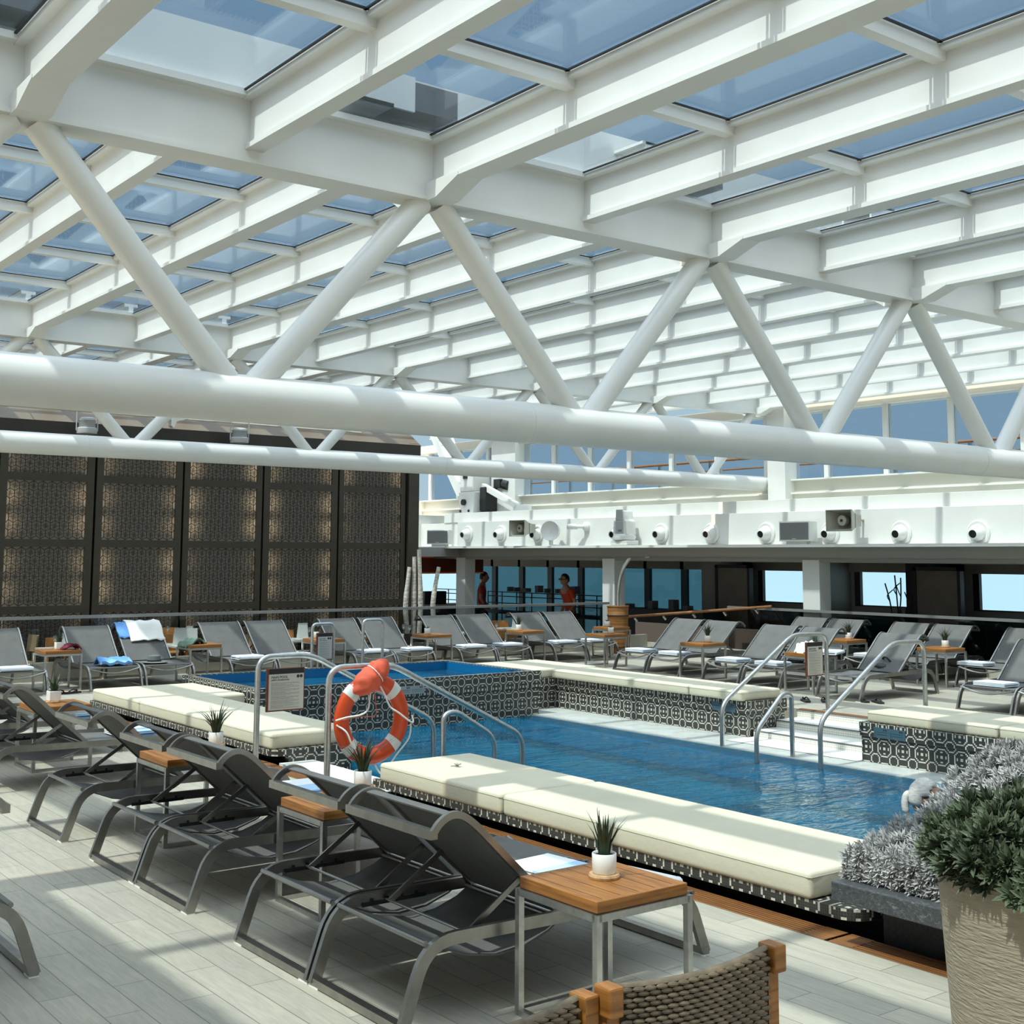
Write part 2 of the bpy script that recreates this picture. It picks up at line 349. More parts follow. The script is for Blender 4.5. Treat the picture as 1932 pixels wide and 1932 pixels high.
def struct(o, label=None):
    o['kind'] = 'structure'
    if label: o['label'] = label
    return o
def empty(name, loc=(0, 0, 0), rz=0):
    o = bpy.data.objects.new(name, None); COL.objects.link(o); o.location = loc; o.rotation_euler = (0, 0, rz); o.empty_display_size = .1; return o
KIDS = {}
def copy_tree(o, parent=None):
    c = o.copy(); COL.objects.link(c); c.parent = parent
    for ch in list(o.children): copy_tree(ch, c)
    return c
def text(body, size, m, parent, loc, rot, name='lettering', ext=.0008):
    cu = bpy.data.curves.new(name, 'FONT'); cu.body = body; cu.size = size; cu.extrude = ext; cu.materials.append(m)
    tmp = bpy.data.objects.new(name, cu); COL.objects.link(tmp)
    dg = bpy.context.evaluated_depsgraph_get(); me = bpy.data.meshes.new_from_object(tmp.evaluated_get(dg)); bpy.data.objects.remove(tmp)
    me.materials.clear(); me.materials.append(m)
    o = bpy.data.objects.new(name, me); COL.objects.link(o); o.parent = parent; o.location = loc; o.rotation_euler = rot; return o

# ------------------------------------------------------------------ floors, kerbs, pool
b = MB(); b.box(-17, 4.50, -12, 16.85, -.12, 0); b.box(4.50, 4.68, 14.0, 16.85, -.12, 0); b.box(4.68, 15.9, 13.95, 16.85, -.12, 0); b.box(10.95, 15.9, -12, 13.95, -.12, 0)
b.box(4.5, 10.95, -12, .3, -.12, 0); b.box(9.65, 10.95, 13.0, 13.95, -.12, 0)
struct(b.obj('floor', DECK), 'pale wood-effect planked pool deck')
struct(MB().box(-17, 22, -14, 40, -.62, -.5).obj('floor', mat('lower_deck', (.16, .14, .12), .5)), 'lower deck floor beyond the balustrade')
struct(MB().box(-17, 15.9, 16.85, 16.93, -.5, .24).obj('kerb', mat('kerb_beige', (.42, .40, .33), .6)), 'low beige kerb under the glass balustrade')
struct(MB().box(15.9, 15.98, -12, 16.93, -.5, .10).obj('kerb', MATS['kerb_beige']))
# pool shell
b = MB(); b.box(5.38, 5.45, .3, 12.05, -1.5, -.02); b.box(10.15, 10.25, .3, 12.5, -1.5, -.28); b.box(5.38, 10.2, .3, 12.05, -1.55, -1.45); b.box(5.38, 10.2, .25, .32, -1.5, -.1)
b.box(9.3, 10.15, .3, 12.42, -1.5, -.30)
struct(b.obj('pool_basin', BTILE), 'blue tiled basin of the pool')
struct(MB().box(9.435, 10.14, .3, 12.44, -.30, -.240).obj('pool_ledge', mat('wet_white_ledge', (.55, .57, .53), .25, noise=.1, nscale=5, bump=.3, bscale=12)), 'pale overflow ledge along the far pool wall')
wt = MB().box(5.475, 9.43, .33, 11.99, -.246, -.245).obj('pool_water', WATER); tag(wt, 'rippled blue water filling the main pool', 'water', kind='stuff')
# mosaic walls
b = MB(); b.box(10.15, 10.72, 9.22, 12.46, -.33, .05); b.box(9.60, 10.2, 12.45, 13.8, -.33, .05)
struct(b.obj('pool_wall', MOS, bev=.004), 'black and white mosaic wall on the far side of the pool')
b = MB(); b.box(10.13, 10.74, 9.20, 12.44, -.005, .13); b.box(9.60, 10.9, 12.43, 13.8, -.005, .13)
struct(b.obj('bench_lip', MOS, bev=.004), 'mosaic lip below the far cushions')
b = MB(); b.box(9.85, 10.72, 2.5, 7.55, -.33, .02); struct(b.obj('pool_wall', MOS, bev=.004), 'mosaic wall right of the white steps')
b = MB(); b.box(9.83, 10.74, 2.5, 7.56, -.005, .12); struct(b.obj('bench_lip', MOS, bev=.004))
# near side benches
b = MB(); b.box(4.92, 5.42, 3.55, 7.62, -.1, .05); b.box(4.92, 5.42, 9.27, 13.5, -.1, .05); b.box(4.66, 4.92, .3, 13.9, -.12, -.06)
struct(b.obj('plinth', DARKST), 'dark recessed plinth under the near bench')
def lip(y0, y1, name_label):
    r_ = .12; pts = [(5.47, y0), (4.66+r_, y0)]+[(4.66+r_-r_*math.sin(a*PI/12), y0+r_-r_*math.cos(a*PI/12)) for a in range(1, 6)]+[(4.66, y0+r_), (4.66, y1), (5.47, y1)]
    struct(MB().prism(pts, .05, .10, 'z').obj('bench_lip', MOS), name_label)
lip(3.62, 7.72, 'black and white mosaic lip under the near cushions')
lip(9.25, 13.55, 'black and white mosaic lip under the left cushions')
b = MB(); b.box(5.40, 5.47, 3.5, 7.70, -1.4, .05); b.box(5.40, 5.47, 9.26, 12.0, -1.4, .05); b.box(4.80, 5.47, 9.26, 9.32, -.5, .05); b.box(4.80, 5.47, 7.64, 7.70, -.5, .05); b.box(5.45, 5.85, 12.0, 13.6, -.6, .10)
struct(b.obj('pool_wall', MOS), 'mosaic sides of the near benches')
b = MB(); b.box(4.72, 5.02, 7.70, 9.26, -.1, .0); b.box(5.02, 5.32, 7.70, 9.26, -.3, -.10); b.box(5.32, 5.62, 7.70, 9.26, -.5, -.22); b.box(5.62, 5.92, 7.70, 9.26, -.8, -.40)
struct(b.obj('pool_steps', mat('white_step', (.78, .77, .70), .35)), 'white steps going down into the pool between the near benches')
# raised pool
b = MB(); b.box(5.85, 9.55, 12.02, 12.12, -.6, .27); b.box(5.85, 9.55, 13.85, 13.95, -.1, .27); b.box(5.85, 5.95, 12.12, 13.85, -.6, .27); b.box(9.45, 9.55, 12.12, 13.85, -.6, .27); b.box(5.95, 9.45, 12.1, 13.9, -.6, -.5)
struct(b.obj('raised_pool_wall', MOS, bev=.003), 'octagon mosaic wall of the raised pool')
struct(MB().box(5.83, 9.57, 12.0, 12.04, .08, .275).obj('raised_pool_lip', MOS), 'protruding mosaic band of the raised pool')
b = MB(); b.box(5.955, 9.445, 13.83, 13.848, -.4, .262); b.box(5.955, 5.97, 12.125, 13.84, -.4, .262); b.box(9.43, 9.448, 12.125, 13.84, -.4, .262); b.box(5.955, 9.445, 12.125, 13.84, -.5, -.4); b.box(5.955, 9.445, 12.122, 12.14, -.4, .262)
struct(b.obj('raised_pool_lining', BLUEP), 'plain blue lining of the raised pool')
wt = MB().box(5.97, 9.43, 12.14, 13.83, .16, .162).obj('spa_water', WATER); tag(wt, 'still water in the raised pool', 'water', kind='stuff')
# far white steps
def steps():
    b = MB()
    for x0, x1, z in ((10.58, 10.93, -.085), (10.22, 10.58, -.165), (9.80, 10.22, -.235)): b.box(x0-.015, x1, 7.56, 9.2, z-.018, z)
    o = struct(b.obj('pool_steps', MATS['white_step']), 'white mosaic steps on the far side of the pool')
    c = MB(); c.box(10.90, 10.95, 7.56, 9.2, -.5, -.012); c.box(10.56, 10.93, 7.56, 9.2, -.5, -.104); c.box(10.20, 10.58, 7.56, 9.2, -.5, -.184); c.box(9.82, 10.22, 7.56, 9.2, -.5, -.255); struct(c.obj('step_riser', WMOS), 'small white mosaic risers')
    d = MB()
    for x, z in ((10.563, -.09), (10.203, -.17), (9.783, -.24), (10.895, -.002)): d.box(x-.004, x, 7.56, 9.2, z-.008, z+.004)
    struct(d.obj('step_nosing', mat('step_nosing_grey', (.12, .12, .12), .5)), 'thin dark nosing lines')
steps()
struct(MB().box(10.93, 10.99, 7.56, 9.2, -.02, .006).obj('trim_1', TEAKD), 'brown strip along the top of the far steps')
# teak grates
for i in range(9):
    y1 = 13.6-i*1.42; y0 = y1-1.40; b = MB()
    for k in range(7): b.box(4.507+k*.0245, 4.521+k*.0245, y0, y1, -.03, -.001)
    b.box(4.505, 4.672, y0, y0+.12, -.03, 0); b.box(4.505, 4.672, y1-.12, y1, -.03, 0)
    o = b.obj('drain_grate', TEAKD); tag(o, 'teak slatted drain grate, number by distance', 'grate', 'teak drain grates along the near bench')
    o['label'] = 'teak slatted grate section in the row along the near pool bench'
# dark stone trough with silver plants
b = MB(); b.box(4.46, 9.3, .4, 3.60, .19, .27); b.box(4.46, 9.3, .4, .6, .19, .27)
tr = empty('stone_trough', (0, 0, 0)); tag(tr, 'dark veined stone trough full of silver foliage at the pool end', 'planter')
b.obj('slab', STONE, tr, bev=.006)
MB().box(4.75, 9.2, .5, 3.55, -.1, .19).obj('base', mat('dark_granite', (.02, .02, .021), .5, noise=.5, nscale=90), tr)
# starboard superstructure
struct(MB().box(15.62, 16.3, -12, 23.2, 1.80, 1.845).obj('trim_2', WI), 'white ledge carrying the ball nozzles')
struct(MB().prism([(15.62, 23.2), (16.3, 23.2), (19.5, 27.2), (16.6, 27.2)], 1.80, 1.845, 'z').obj('trim_2', WI))
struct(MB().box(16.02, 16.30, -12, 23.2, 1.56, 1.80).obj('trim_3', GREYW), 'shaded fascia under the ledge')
struct(MB().box(16.10, 16.40, -12, 23.2, 1.845, 2.385).obj('wall_starboard', WI, bev=.004), 'white bulkhead with round ball nozzles')
struct(MB().box(16.28, 17.35, -12, 24.0, 2.385, 2.60).obj('wall_starboard', WI, bev=.004))
b = MB(); b.box(16.3, 16.4, 23.2, 29, 1.6, 2.38); b.box(16.0, 20, 25.0, 25.2, 1.84, 2.385); b.box(16.2, 20, 26.4, 26.5, 1.84, 3.0); b.box(16.2, 20.4, 25.2, 26.4, 2.385, 2.6); struct(b.obj('wall_aft', WI), 'grey white bulkhead beside the crane')
struct(MB().box(17.25, 17.5, -12, 29, 2.60, 2.74).obj('trim_4', CREAMW)); struct(MB().box(17.2, 17.45, -12, 29, 2.74, 2.765).obj('trim_5', WI)); struct(MB().box(17.3, 17.5, -12, 29, 2.765, 2.98).obj('trim_6', CREAMW), 'cream sill wall below the upper windows')
struct(MB().box(17.2, 17.55, -12, 29, 2.975, 3.0).obj('trim_7', WI))
struct(MB().box(17.2, 17.6, -12, 29, 4.16, 4.36).obj('trim_8', CREAMW, bev=.01), 'cream header beam over the upper windows')
# upper windows with mullions
k = 0
ys = [14.76]+[14.76-.9-1.22*i for i in range(0, 12)]; ys2 = [14.76+.45+1.22*i for i in range(0, 10)]
allm = sorted(set(ys[1:]+ys2))
for i, y in enumerate(allm):
    k += 1
    wd = empty('window_%d' % k, (17.36, y, 3.0)); wd['kind'] = 'structure'; wd['label'] = 'upper deck window pane and mullion'
    MB().box(-.05, .07, -.045, .045, 0, 1.17).obj('window_frame', W, wd)
    if i+1 < len(allm): MB().box(0, .012, .045, allm[i+1]-y-.045, 0, 1.17).obj('glass_pane', GSIDE, wd)
struct(MB().box(17.05, 17.45, 14.55, 14.95, 2.3, 4.3).obj('column', W, bev=.01), 'white box column where the far truss lands')
struct(MB().box(17.10, 17.55, 22.4, 23.3, 2.3, 4.5).obj('column', W, bev=.01))
struct(MB().box(17.05, 17.45, 6.2, 6.7, 2.3, 4.3).obj('column', W, bev=.01))
struct(MB().box(17.9, 22, -12, 30, 2.4, 2.62).obj('floor', CREAMW), 'upper promenade deck')
# promenade railing outside
rl = empty('promenade_railing', (18.9, 0, 2.62)); tag(rl, 'teak-capped steel railing outside the upper windows', 'railing')
MB().tube([(0, -6, .98), (0, 27, .98)], .028, 8).obj('handrail', TEAKD, rl); MB().tube([(0, -6, .78), (0, 27, .78)], .018, 8).obj('handrail', TEAKD, rl)
for i in range(22): MB().box(-.02, .02, -5.9+i*1.5-.03, -5.9+i*1.5+.03, 0, .97).obj('post', STEEL, rl)
# covered side area
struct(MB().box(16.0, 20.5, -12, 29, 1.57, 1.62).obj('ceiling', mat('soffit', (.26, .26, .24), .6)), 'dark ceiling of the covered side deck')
for i, y in enumerate((22.9, 18.0, 13.15, 8.3, 3.4)):
    o = MB().box(15.98, 16.26, y-.17, y+.17, -.5, 1.60).obj('column', mat('column_paint', (.66, .67, .64), .45) if i == 0 else MATS['column_paint'], bev=.01)
    struct(o, 'square white column carrying the side deck')
SXW = 19.5
def swin(n, y0, y1, z0, z1, gm, frame=BLACK):
    wd = empty('window_%d' % n, (SXW, y0, z0)); wd['kind'] = 'structure'; wd['label'] = 'side deck window looking out to sea'
    MB().box(0, .012, 0, y1-y0, 0, z1-z0).obj('glass_pane', gm, wd)
    b = MB(); b.box(-.05, .03, 0, .05, 0, z1-z0); b.box(-.05, .03, y1-y0-.12, y1-y0, 0, z1-z0); b.box(-.05, .03, 0, y1-y0, 0, .02); b.obj('window_frame', frame, wd)
k0 = k
for (a, c) in ((15.62, 17.35), (13.55, 14.97), (9.9, 12.5), (7.0, 9.2), (3.5, 6.0)): k0 += 1; swin(k0, a, c, .74, 1.40, GCLR)
wl = MB()
cuts = [(3.5, 6.0), (7.0, 9.2), (9.9, 12.5), (13.55, 14.97), (15.62, 17.35)]
prev = -12
for a, c in cuts: wl.box(SXW-.06, SXW+.1, prev, a, .74, 1.6); prev = c
wl.box(SXW-.06, SXW+.1, prev, 18.2, -.5, 1.6)
wl.box(SXW-.06, SXW+.1, -12, 18.2, 1.40, 1.6)
struct(wl.obj('wall_side', mat('side_wall_grey', (.30, .30, .28), .6)), 'grey piers between the side windows')
struct(MB().box(SXW-.06, SXW+.1, -12, 17.4, .62, .74).obj('trim_9', mat('sill_grey', (.25, .25, .25), .5)))
struct(MB().box(SXW-.02, SXW+.1, -12, 17.4, -.5, .62).obj('wall_side', TEALD), 'dark teal glazing below the side windows')
# roller shades
for a, c in cuts+[(18.4+1.15*i, 19.4+1.15*i) for i in range(8)]:
    o = MB().box(SXW-.12, SXW-.1, a-.15, c+.1, 1.37, 1.57).obj('roller_shade', SHADE); tag(o, 'grey roller shade drawn a little down over a side window', 'shade', 'roller shades over the side windows')
# dark back windows
for i in range(8):
    k0 += 1; y = 18.35+1.15*i; swin(k0, y, y+1.15, -.3, 1.42, GTEAL, mat('teal_mullion', (.04, .06, .065), .5) if i == 0 else MATS['teal_mullion'])
struct(MB().box(SXW-.06, SXW+.1, 18.2, 29, 1.42, 1.6).obj('wall_side', MATS['teal_mullion']))
struct(MB().box(SXW-.06, SXW+.1, 18.2, 29, -.5, -.3).obj('wall_side', MATS['teal_mullion']))
# sandstone panels in dark frames
for y0, y1 in ((16.95, 17.75), (12.3, 13.1)):
    p = empty('wall_panel', (18.7, y0, -.5)); tag(p, 'tall beige wall panel in a dark frame ' + ('left of the first bright window' if y0 > 15 else 'beside the twig sculpture'), 'panel')
    MB().box(0, .06, 0, y1-y0, 0, 1.92).obj('panel', mat('sand_panel', (.22, .19, .16), .6, noise=.2, nscale=2) if y0 > 15 else MATS['sand_panel'], p)
    b = MB(); b.box(-.02, .09, -.06, 0, 0, 1.98); b.box(-.02, .09, y1-y0, y1-y0+.06, 0, 1.98); b.box(-.02, .09, -.06, y1-y0+.06, 1.92, 1.98); b.obj('frame', BLACK, p)
struct(MB().box(18.75, 19.45, 12.9, 13.35, -.5, 1.57).obj('wall_pier', DARKST), 'black pier behind the twig sculpture')
struct(MB().box(18.8, 19.45, 15.05, 15.55, -.5, 1.57).obj('wall_pier', MATS['side_wall_grey']))
struct(MB().box(18.8, 19.45, 17.75, 18.3, -.5, 1.57).obj('wall_pier', MATS['side_wall_grey']))
# aft bar opening
bb = empty('bar_canopy', (15.2, 24.0, 1.25)); tag(bb, 'orange-brown timber canopy over the bar', 'canopy'); MB().box(0, 2.2, 0, .3, 0, .35).obj('fascia', mat('burnt_orange', (.16, .022, .004), .5), bb); b = MB(); b.box(0, 2.2, -.01, .31, -.02, .015); b.box(0, 2.2, -.01, .31, .34, .37); b.obj('edge_trim', BUFF, bb)
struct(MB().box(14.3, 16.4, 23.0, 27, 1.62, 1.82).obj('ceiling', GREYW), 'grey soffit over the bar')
# port side and astern enclosure (outside the frame, closes the room)
struct(MB().box(-17.3, -17, -14, 30, -.5, 4.2).obj('wall_port', WI), 'white port side wall')
struct(MB().box(-17, 20, -14.3, -14, -.5, 4.2).obj('wall_forward', WI))

# ------------------------------------------------------------------ screens wall
YS = 22.0
latt = MB()
hw = .155; hs = hw/math.sqrt(3)
def stick(b, x0, z0, x1, z1, w_, y0=-.008, y1=0):
    d = Vector((x1-x0, z1-z0)); 
    if d.length < 1e-4: return
    d.normalize(); nx, nz_ = -d.y*w_/2, d.x*w_/2
    A = [(x0+nx, z0+nz_), (x1+nx, z1+nz_), (x1-nx, z1-nz_), (x0-nx, z0-nz_)]
    f = b.ring([(x, y0, z) for x, z in A]); g = b.ring([(x, y1, z) for x, z in A]); b.bm.faces.new(f)
    for i in range(4): b.bm.faces.new((f[i], g[i], g[(i+1) % 4], f[(i+1) % 4]))
PW, PH = 1.34, 1.0
def inside(x, z): return abs(x) < PW/2 and abs(z) < PH/2
rows_ = int(PH/(hs*1.5))+2; cols_ = int(PW/hw)+2
for r in range(-rows_//2, rows_//2+1):
    for c in range(-cols_//2, cols_//2+1):
        cx = c*hw+(r % 2)*hw/2; cz = r*hs*1.5
        V = [(cx+hs*math.cos(PI/6+a*PI/3), cz+hs*math.sin(PI/6+a*PI/3)) for a in range(6)]
        for a in (0, 1, 2):
            p, q = V[a], V[(a+1) % 6]
            if inside(*p) or inside(*q): stick(latt, max(-PW/2, min(PW/2, p[0])), max(-PH/2, min(PH/2, p[1])), max(-PW/2, min(PW/2, q[0])), max(-PH/2, min(PH/2, q[1])), .012)
        if inside(cx, cz):
            stick(latt, cx-hw/2, cz, cx+hw/2, cz, .008); stick(latt, cx, cz-hs, cx, cz+hs, .008)
            for a in range(12):
                an = a*PI/6+.13; x1, z1 = cx+.062*math.cos(an), cz+.062*math.sin(an)
                if a % 3 and inside(x1, z1): stick(latt, cx+.018*math.cos(an), cz+.018*math.sin(an), x1, z1, .006)
lattice0 = latt.obj('lattice', LATT)
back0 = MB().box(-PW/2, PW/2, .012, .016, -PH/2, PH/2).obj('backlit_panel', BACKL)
lattT = None
XJ = [2.6, 4.22, 5.86, 7.5, 9.12, 10.72, 12.36, 13.95]
for ci in range(7):
    x0, x1 = XJ[ci], XJ[ci+1]; xc = (x0+x1)/2
    sc = empty('folding_screen', (xc, YS, -.5)); names = ['far left', 'left', 'left of the first dark gap', 'right of the first dark gap', 'left of the second dark gap', 'right of the second dark gap', 'at the right end of the wall']
    tag(sc, 'bronze backlit lattice screen leaf ' + names[ci], 'screen', 'bronze lattice screens behind the dining area')
    b = MB(); hwid = (x1-x0)/2-.02; zt = 4.25
    b.box(-hwid, -PW/2, -.03, .10, 0, zt); b.box(PW/2, hwid, -.03, .10, 0, zt)
    for z in (.07, 1.20, 2.33, 3.46): b.box(-PW/2, PW/2, -.03, .06, z-.065, z+.065)
    b.box(-PW/2, PW/2, -.035, .06, 3.92, zt)
    b.obj('frame', BRONZE, sc)
    for j, z in enumerate((.635, 1.765, 2.895, 3.96)):
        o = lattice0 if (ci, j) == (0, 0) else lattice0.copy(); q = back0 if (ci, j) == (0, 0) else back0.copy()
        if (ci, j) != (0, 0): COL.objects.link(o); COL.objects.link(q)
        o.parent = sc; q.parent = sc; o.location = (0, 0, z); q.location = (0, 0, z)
struct(MB().box(2.0, 14.1, YS+.12, YS+.3, -.5, 3.8).obj('wall_aft', DARKST), 'dark wall behind the lattice screens')
struct(MB().box(13.97, 14.22, YS-.1, YS+1.4, -.5, 3.95).obj('wall_pier', BRONZE), 'bronze end pier of the lattice wall')
struct(MB().box(-6, 14.22, YS-.14, YS+.2, 3.68, 3.92).obj('trim_10', mat('dark_header', (.030, .024, .017), .5)), 'dark header over the lattice screens')
struct(MB().prism([(YS-.14, 3.92), (YS+1.2, 4.75), (YS+2.2, 4.75), (YS+2.2, 3.9)], -6, 14.22, 'x').obj('trim_11', BEIGE), 'sloping beige fascia over the lattice wall')
b = MB().tube([(1.5, YS-.45, 4.12), (12.6, YS-.45, 4.06)], .02, 6)
for i in range(6): b.tube([(2.2+i*2.0, YS-.45, 4.1), (2.2+i*2.0, YS+.1, 4.35)], .012, 6)
tag(b.obj('lighting_rail', mat('rail_beige', (.5, .46, .38), .5)), 'thin beige pipe carrying the lamps over the lattice wall', 'rail')

# ------------------------------------------------------------------ roof
def roof(nx0, nstep, count, y0, y1, zb, zt, beamy, glabel, xr=None, ribs=1.45, ribstart=None, endbeam=True):
    root = empty('ceiling', (0, 0, 0)); root['kind'] = 'structure'; root['label'] = glabel
    xs = [nx0+nstep*i for i in range(count)]
    if endbeam:
        b = MB(); b.box(xs[0]-.2, xs[-1]+.3, beamy, beamy+.15, zb-.055, zt-.05); b.box(xs[0]-.2, xs[-1]+.3, beamy-.03, beamy+.18, zb-.08, zb-.055); b.box(xs[0]-.2, xs[-1]+.3, beamy-.07, beamy+.2, zt-.05, zt-.012); b.obj('cross_beam', W, root)
    for i, x in enumerate(xs):
        node = i % 2 == 0; wb = .085 if node else .055
        b = MB(); b.box(x-.03, x+.03, y0, y1, zb+.03, zt-.055); b.box(x-wb, x+wb, y0, y1, zb, zb+.03); b.box(x-.085, x+.085, y0, y1, zt-.055, zt-.02)
        b.obj('roof_beam', W, root)
        if node and endbeam:   # haunched gusset over the truss node
            b = MB(); b.prism([(beamy-.36, zb+.02), (beamy-.36, zb), (beamy-.12, zb-.085), (beamy+.27, zb-.085), (beamy+.4, zb), (beamy+.4, zb+.02)], x-.09, x+.09, 'x'); b.obj('gusset', W, root)
    ry = ribstart if ribstart is not None else y1
    rl = []; y = ry
    while y > y0: rl.append(y); y -= ribs
    for y in rl[1:]:
        b = MB(); b.box(xs[0], xs[-1], y-.035, y+.035, zt-.10, zt-.02); b.obj('cross_rib', W, root)
    for i in range(count-1):
        a, c = xs[i]+.06, xs[i+1]-.06
        MB().box(a, c, y0, y1, zt-.012, zt-.004).obj('glass_strip', GROOF, root)
        b = MB()
        for y in rl:
            for s_ in (-1, 1):
                yy = y+s_*.05; b.box(a, c, yy-.008, yy+.008, zt-.024, zt-.016)
        b.box(a+.03, a+.045, y0, y1, zt-.024, zt-.016); b.box(c-.045, c-.03, y0, y1, zt-.024, zt-.016)
        b.obj('gasket', BLACK, root)
    return root
roof(-8.24, 1.25, 21, -6, 6.42, 3.93, 4.27, 6.40, 'near glazed roof section with white beams over the pool', ribstart=6.5)
roof(-3.24, 1.26, 17, 6.64, 15.05, 4.25, 4.62, 15.02, 'middle glazed roof section with white beams', ribstart=15.1)
roof(-3.24, 1.26, 17, 15.3, 25.5, 4.45, 4.80, 24, 'far glazed roof section with white beams', ribstart=25.0, endbeam=False)
# end beam of the middle section riding above the near section
b = MB(); b.box(-3.3, 17.2, 6.56, 6.62, 4.27, 4.68); struct(b.obj('trim_12', W), 'end beam of the middle roof section')
def motor(x, label):
    r = empty('roof_motor', (x, 6.56, 4.34)); tag(r, label, 'machine', 'roof drive motors seen through the glass')
    b = MB(); b.box(-.42, .05, -.30, -.28, 0, .22); b.box(-.42, .05, -.0, -.02, 0, .22); b.box(-.45, -.1, -.3, 0, .20, .22); b.box(-.45, -.1, -.3, 0, .0, .02); b.obj('bracket', W, r)
    MB().box(-.08, .38, -.28, -.02, .02, .20).obj('motor_box', mat('motor_grey', (.10, .105, .11), .5) if 'motor_grey' not in MATS else MATS['motor_grey'], r)
motor(3.95, 'white bracket and grey roof motor over the second near roof bay'); motor(6.35, 'grey roof motor over the roof bay right of the first motor'); motor(8.9, 'grey roof motor glimpsed farthest right'); motor(1.45, 'grey roof motor at the top left corner')
# unseen opaque panel over the port half, added to shade the near deck
struct(MB().box(-9.2, -.28, -7, 6.35, 4.30, 4.40).obj('ceiling', WI), 'unseen opaque panel added above the port half to shade the deck')
# trusses
def truss(Y, zc, rc, zt, x0, step, n, label, rd, xa=-8, xe=17.15, cap=True, ycap=None):
    root = empty('roof_truss', (0, Y, zc)); tag(root, label, 'truss')
    MB().tube([(xa, 0, 0), (xe, 0, 0)], rc, 40).obj('bottom_chord', W, root, True)
    for i in range(n):
        xt = x0+step*i
        for s_ in (-1, 1):
            xb = xt+s_*step/2
            if xb < xa+.1 or xb > xe: continue
            tpx, bx = xt+s_*.07, xb-s_*.06
            MB().tube([(bx-s_*.0, 0, rc*.4), (tpx, 0, zt-zc)], rd, 24).obj('diagonal', W, root, True)
    if cap: 
        for xw in (5.02, 10.2): MB().lathe([(rc+.001, -.004), (rc+.003, -.002), (rc+.003, .002), (rc+.001, .004)], 40, M=Matrix.Translation((xw, 0, 0)) @ Matrix.Rotation(PI/2, 4, 'Y')).obj('weld_seam', W, root)
    return root
truss(6.48, 2.52, .135, 3.86, -3.24, 2.5, 9, 'large white tubular truss crossing nearest the camera', .078)
truss(15.1, 2.94, .13, 4.20, -3.24+.0, 2.52, 9, 'white tubular truss farther off, landing on the box column', .075)
# ------------------------------------------------------------------ cushions
def cushion(x0, x1, y0, y1, z0, z1, label, seam=True):
    cx, cy = (x0+x1)/2, (y0+y1)/2; hx, hy, h = (x1-x0)/2-.004, (y1-y0)/2-.004, z1-z0
    b = MB(); b.box(-hx, hx, -hy, hy, 0, h); bmesh.ops.bevel(b.bm, geom=list(b.bm.edges), offset=.028, segments=4, affect='EDGES', profile=.55)
    root = b.obj('bench_cushion', CREAM, None, True, loc=(cx, cy, z0)); tag(root, label, 'cushion', 'cream cushions on the pool benches')
    r_ = MB(); 
    q = .012; pts = [(-hx+q, -hy), (hx-q, -hy), (hx, -hy+q), (hx, hy-q), (hx-q, hy), (-hx+q, hy), (-hx, hy-q), (-hx, -hy+q), (-hx+q, -hy)]
    r_.tube([(a*1.0005, c_*1.0005, h*.80) for a, c_ in pts], .0022, 5, caps=False); r_.obj('seam', SEAM, root)
    return root
cushion(4.64, 5.42, 3.86, 6.20, .10, .225, 'long cream bench cushion nearest the camera, ending at the stone trough')
cushion(4.64, 5.42, 6.21, 7.62, .10, .225, 'cream bench cushion with a small flower lying on it')
cushion(4.66, 5.42, 9.30, 10.42, .10, .225, 'cream cushion at the foot of the main pool sign, left bench')
cushion(4.66, 5.45, 10.43, 12.15, .10, .225, 'middle cream cushion of the left bench')
cushion(4.66, 5.80, 12.16, 13.5, .10, .225, 'wide cream cushion at the far end of the left bench beside the raised pool')
cushion(10.06, 10.70, 9.24, 10.0+.02, .13, .235, 'cream cushion of the far bench next to the white steps')
cushion(10.06, 10.70, 10.03, 12.42, .13, .235, 'long cream cushion of the far bench')
cushion(9.68, 10.86, 12.45, 13.72, .13, .235, 'cream cushion in the corner beside the raised pool')
cushion(9.86, 10.68, 6.16, 7.5, .12, .225, 'cream cushion just right of the white steps')
cushion(9.86, 10.68, 4.0, 6.15, .12, .225, 'cream cushion at the right edge behind the silver foliage')
fl = empty('flower', (4.98, 7.15, .228)); tag(fl, 'small wilted flower lying on the cream cushion by the lifebuoy', 'flower')
b = MB()
for i in range(6):
    a = i*1.05; b.box(0, .03, -.006, .006, .002, .006, Matrix.Rotation(a, 4, 'Z') @ Matrix.Rotation(-.5, 4, 'Y'))
b.obj('petals', mat('dry_petal', (.30, .28, .25), .8), fl); MB().tube([(0, 0, .004), (-.05, .01, .006)], .0025, 5).obj('stem', MATS['dark_green_blade'], fl)
# depth marker plates
def plate(loc, ry, label, m):
    p = empty('depth_marker', loc, ry); tag(p, label, 'marker', 'depth markers on the pool walls')
    MB().box(-.17, .17, -.006, 0, -.045, .045).obj('tile', m, p)
    b = MB(); 
    for x in (-.165, .005):
        b.box(x+.01, x+.012, -.0075, -.006, -.04, .01); b.box(x+.03, x+.14, -.0075, -.006, .003, .005); b.box(x+.03, x+.14, -.0075, -.006, -.018, -.016)
        for q in (.1, .122): b.box(x+q, x+q+.014, -.0075, -.006, .02, .034)
    b.obj('markings', INK, p)
MKB = mat('marker_blue_tile', (.05, .10, .13), .3); MKG = mat('marker_grey_tile', (.30, .33, .33), .3)
plate((10.128, 9.55, .045), -PI/2, 'dark blue depth marker tile left of the white steps', MKB); plate((9.828, 7.22, .045), -PI/2, 'dark blue depth marker tile right of the white steps', MKB); plate((7.72, 11.998, .155), 0, 'grey depth marker tile on the raised pool wall', MKG)

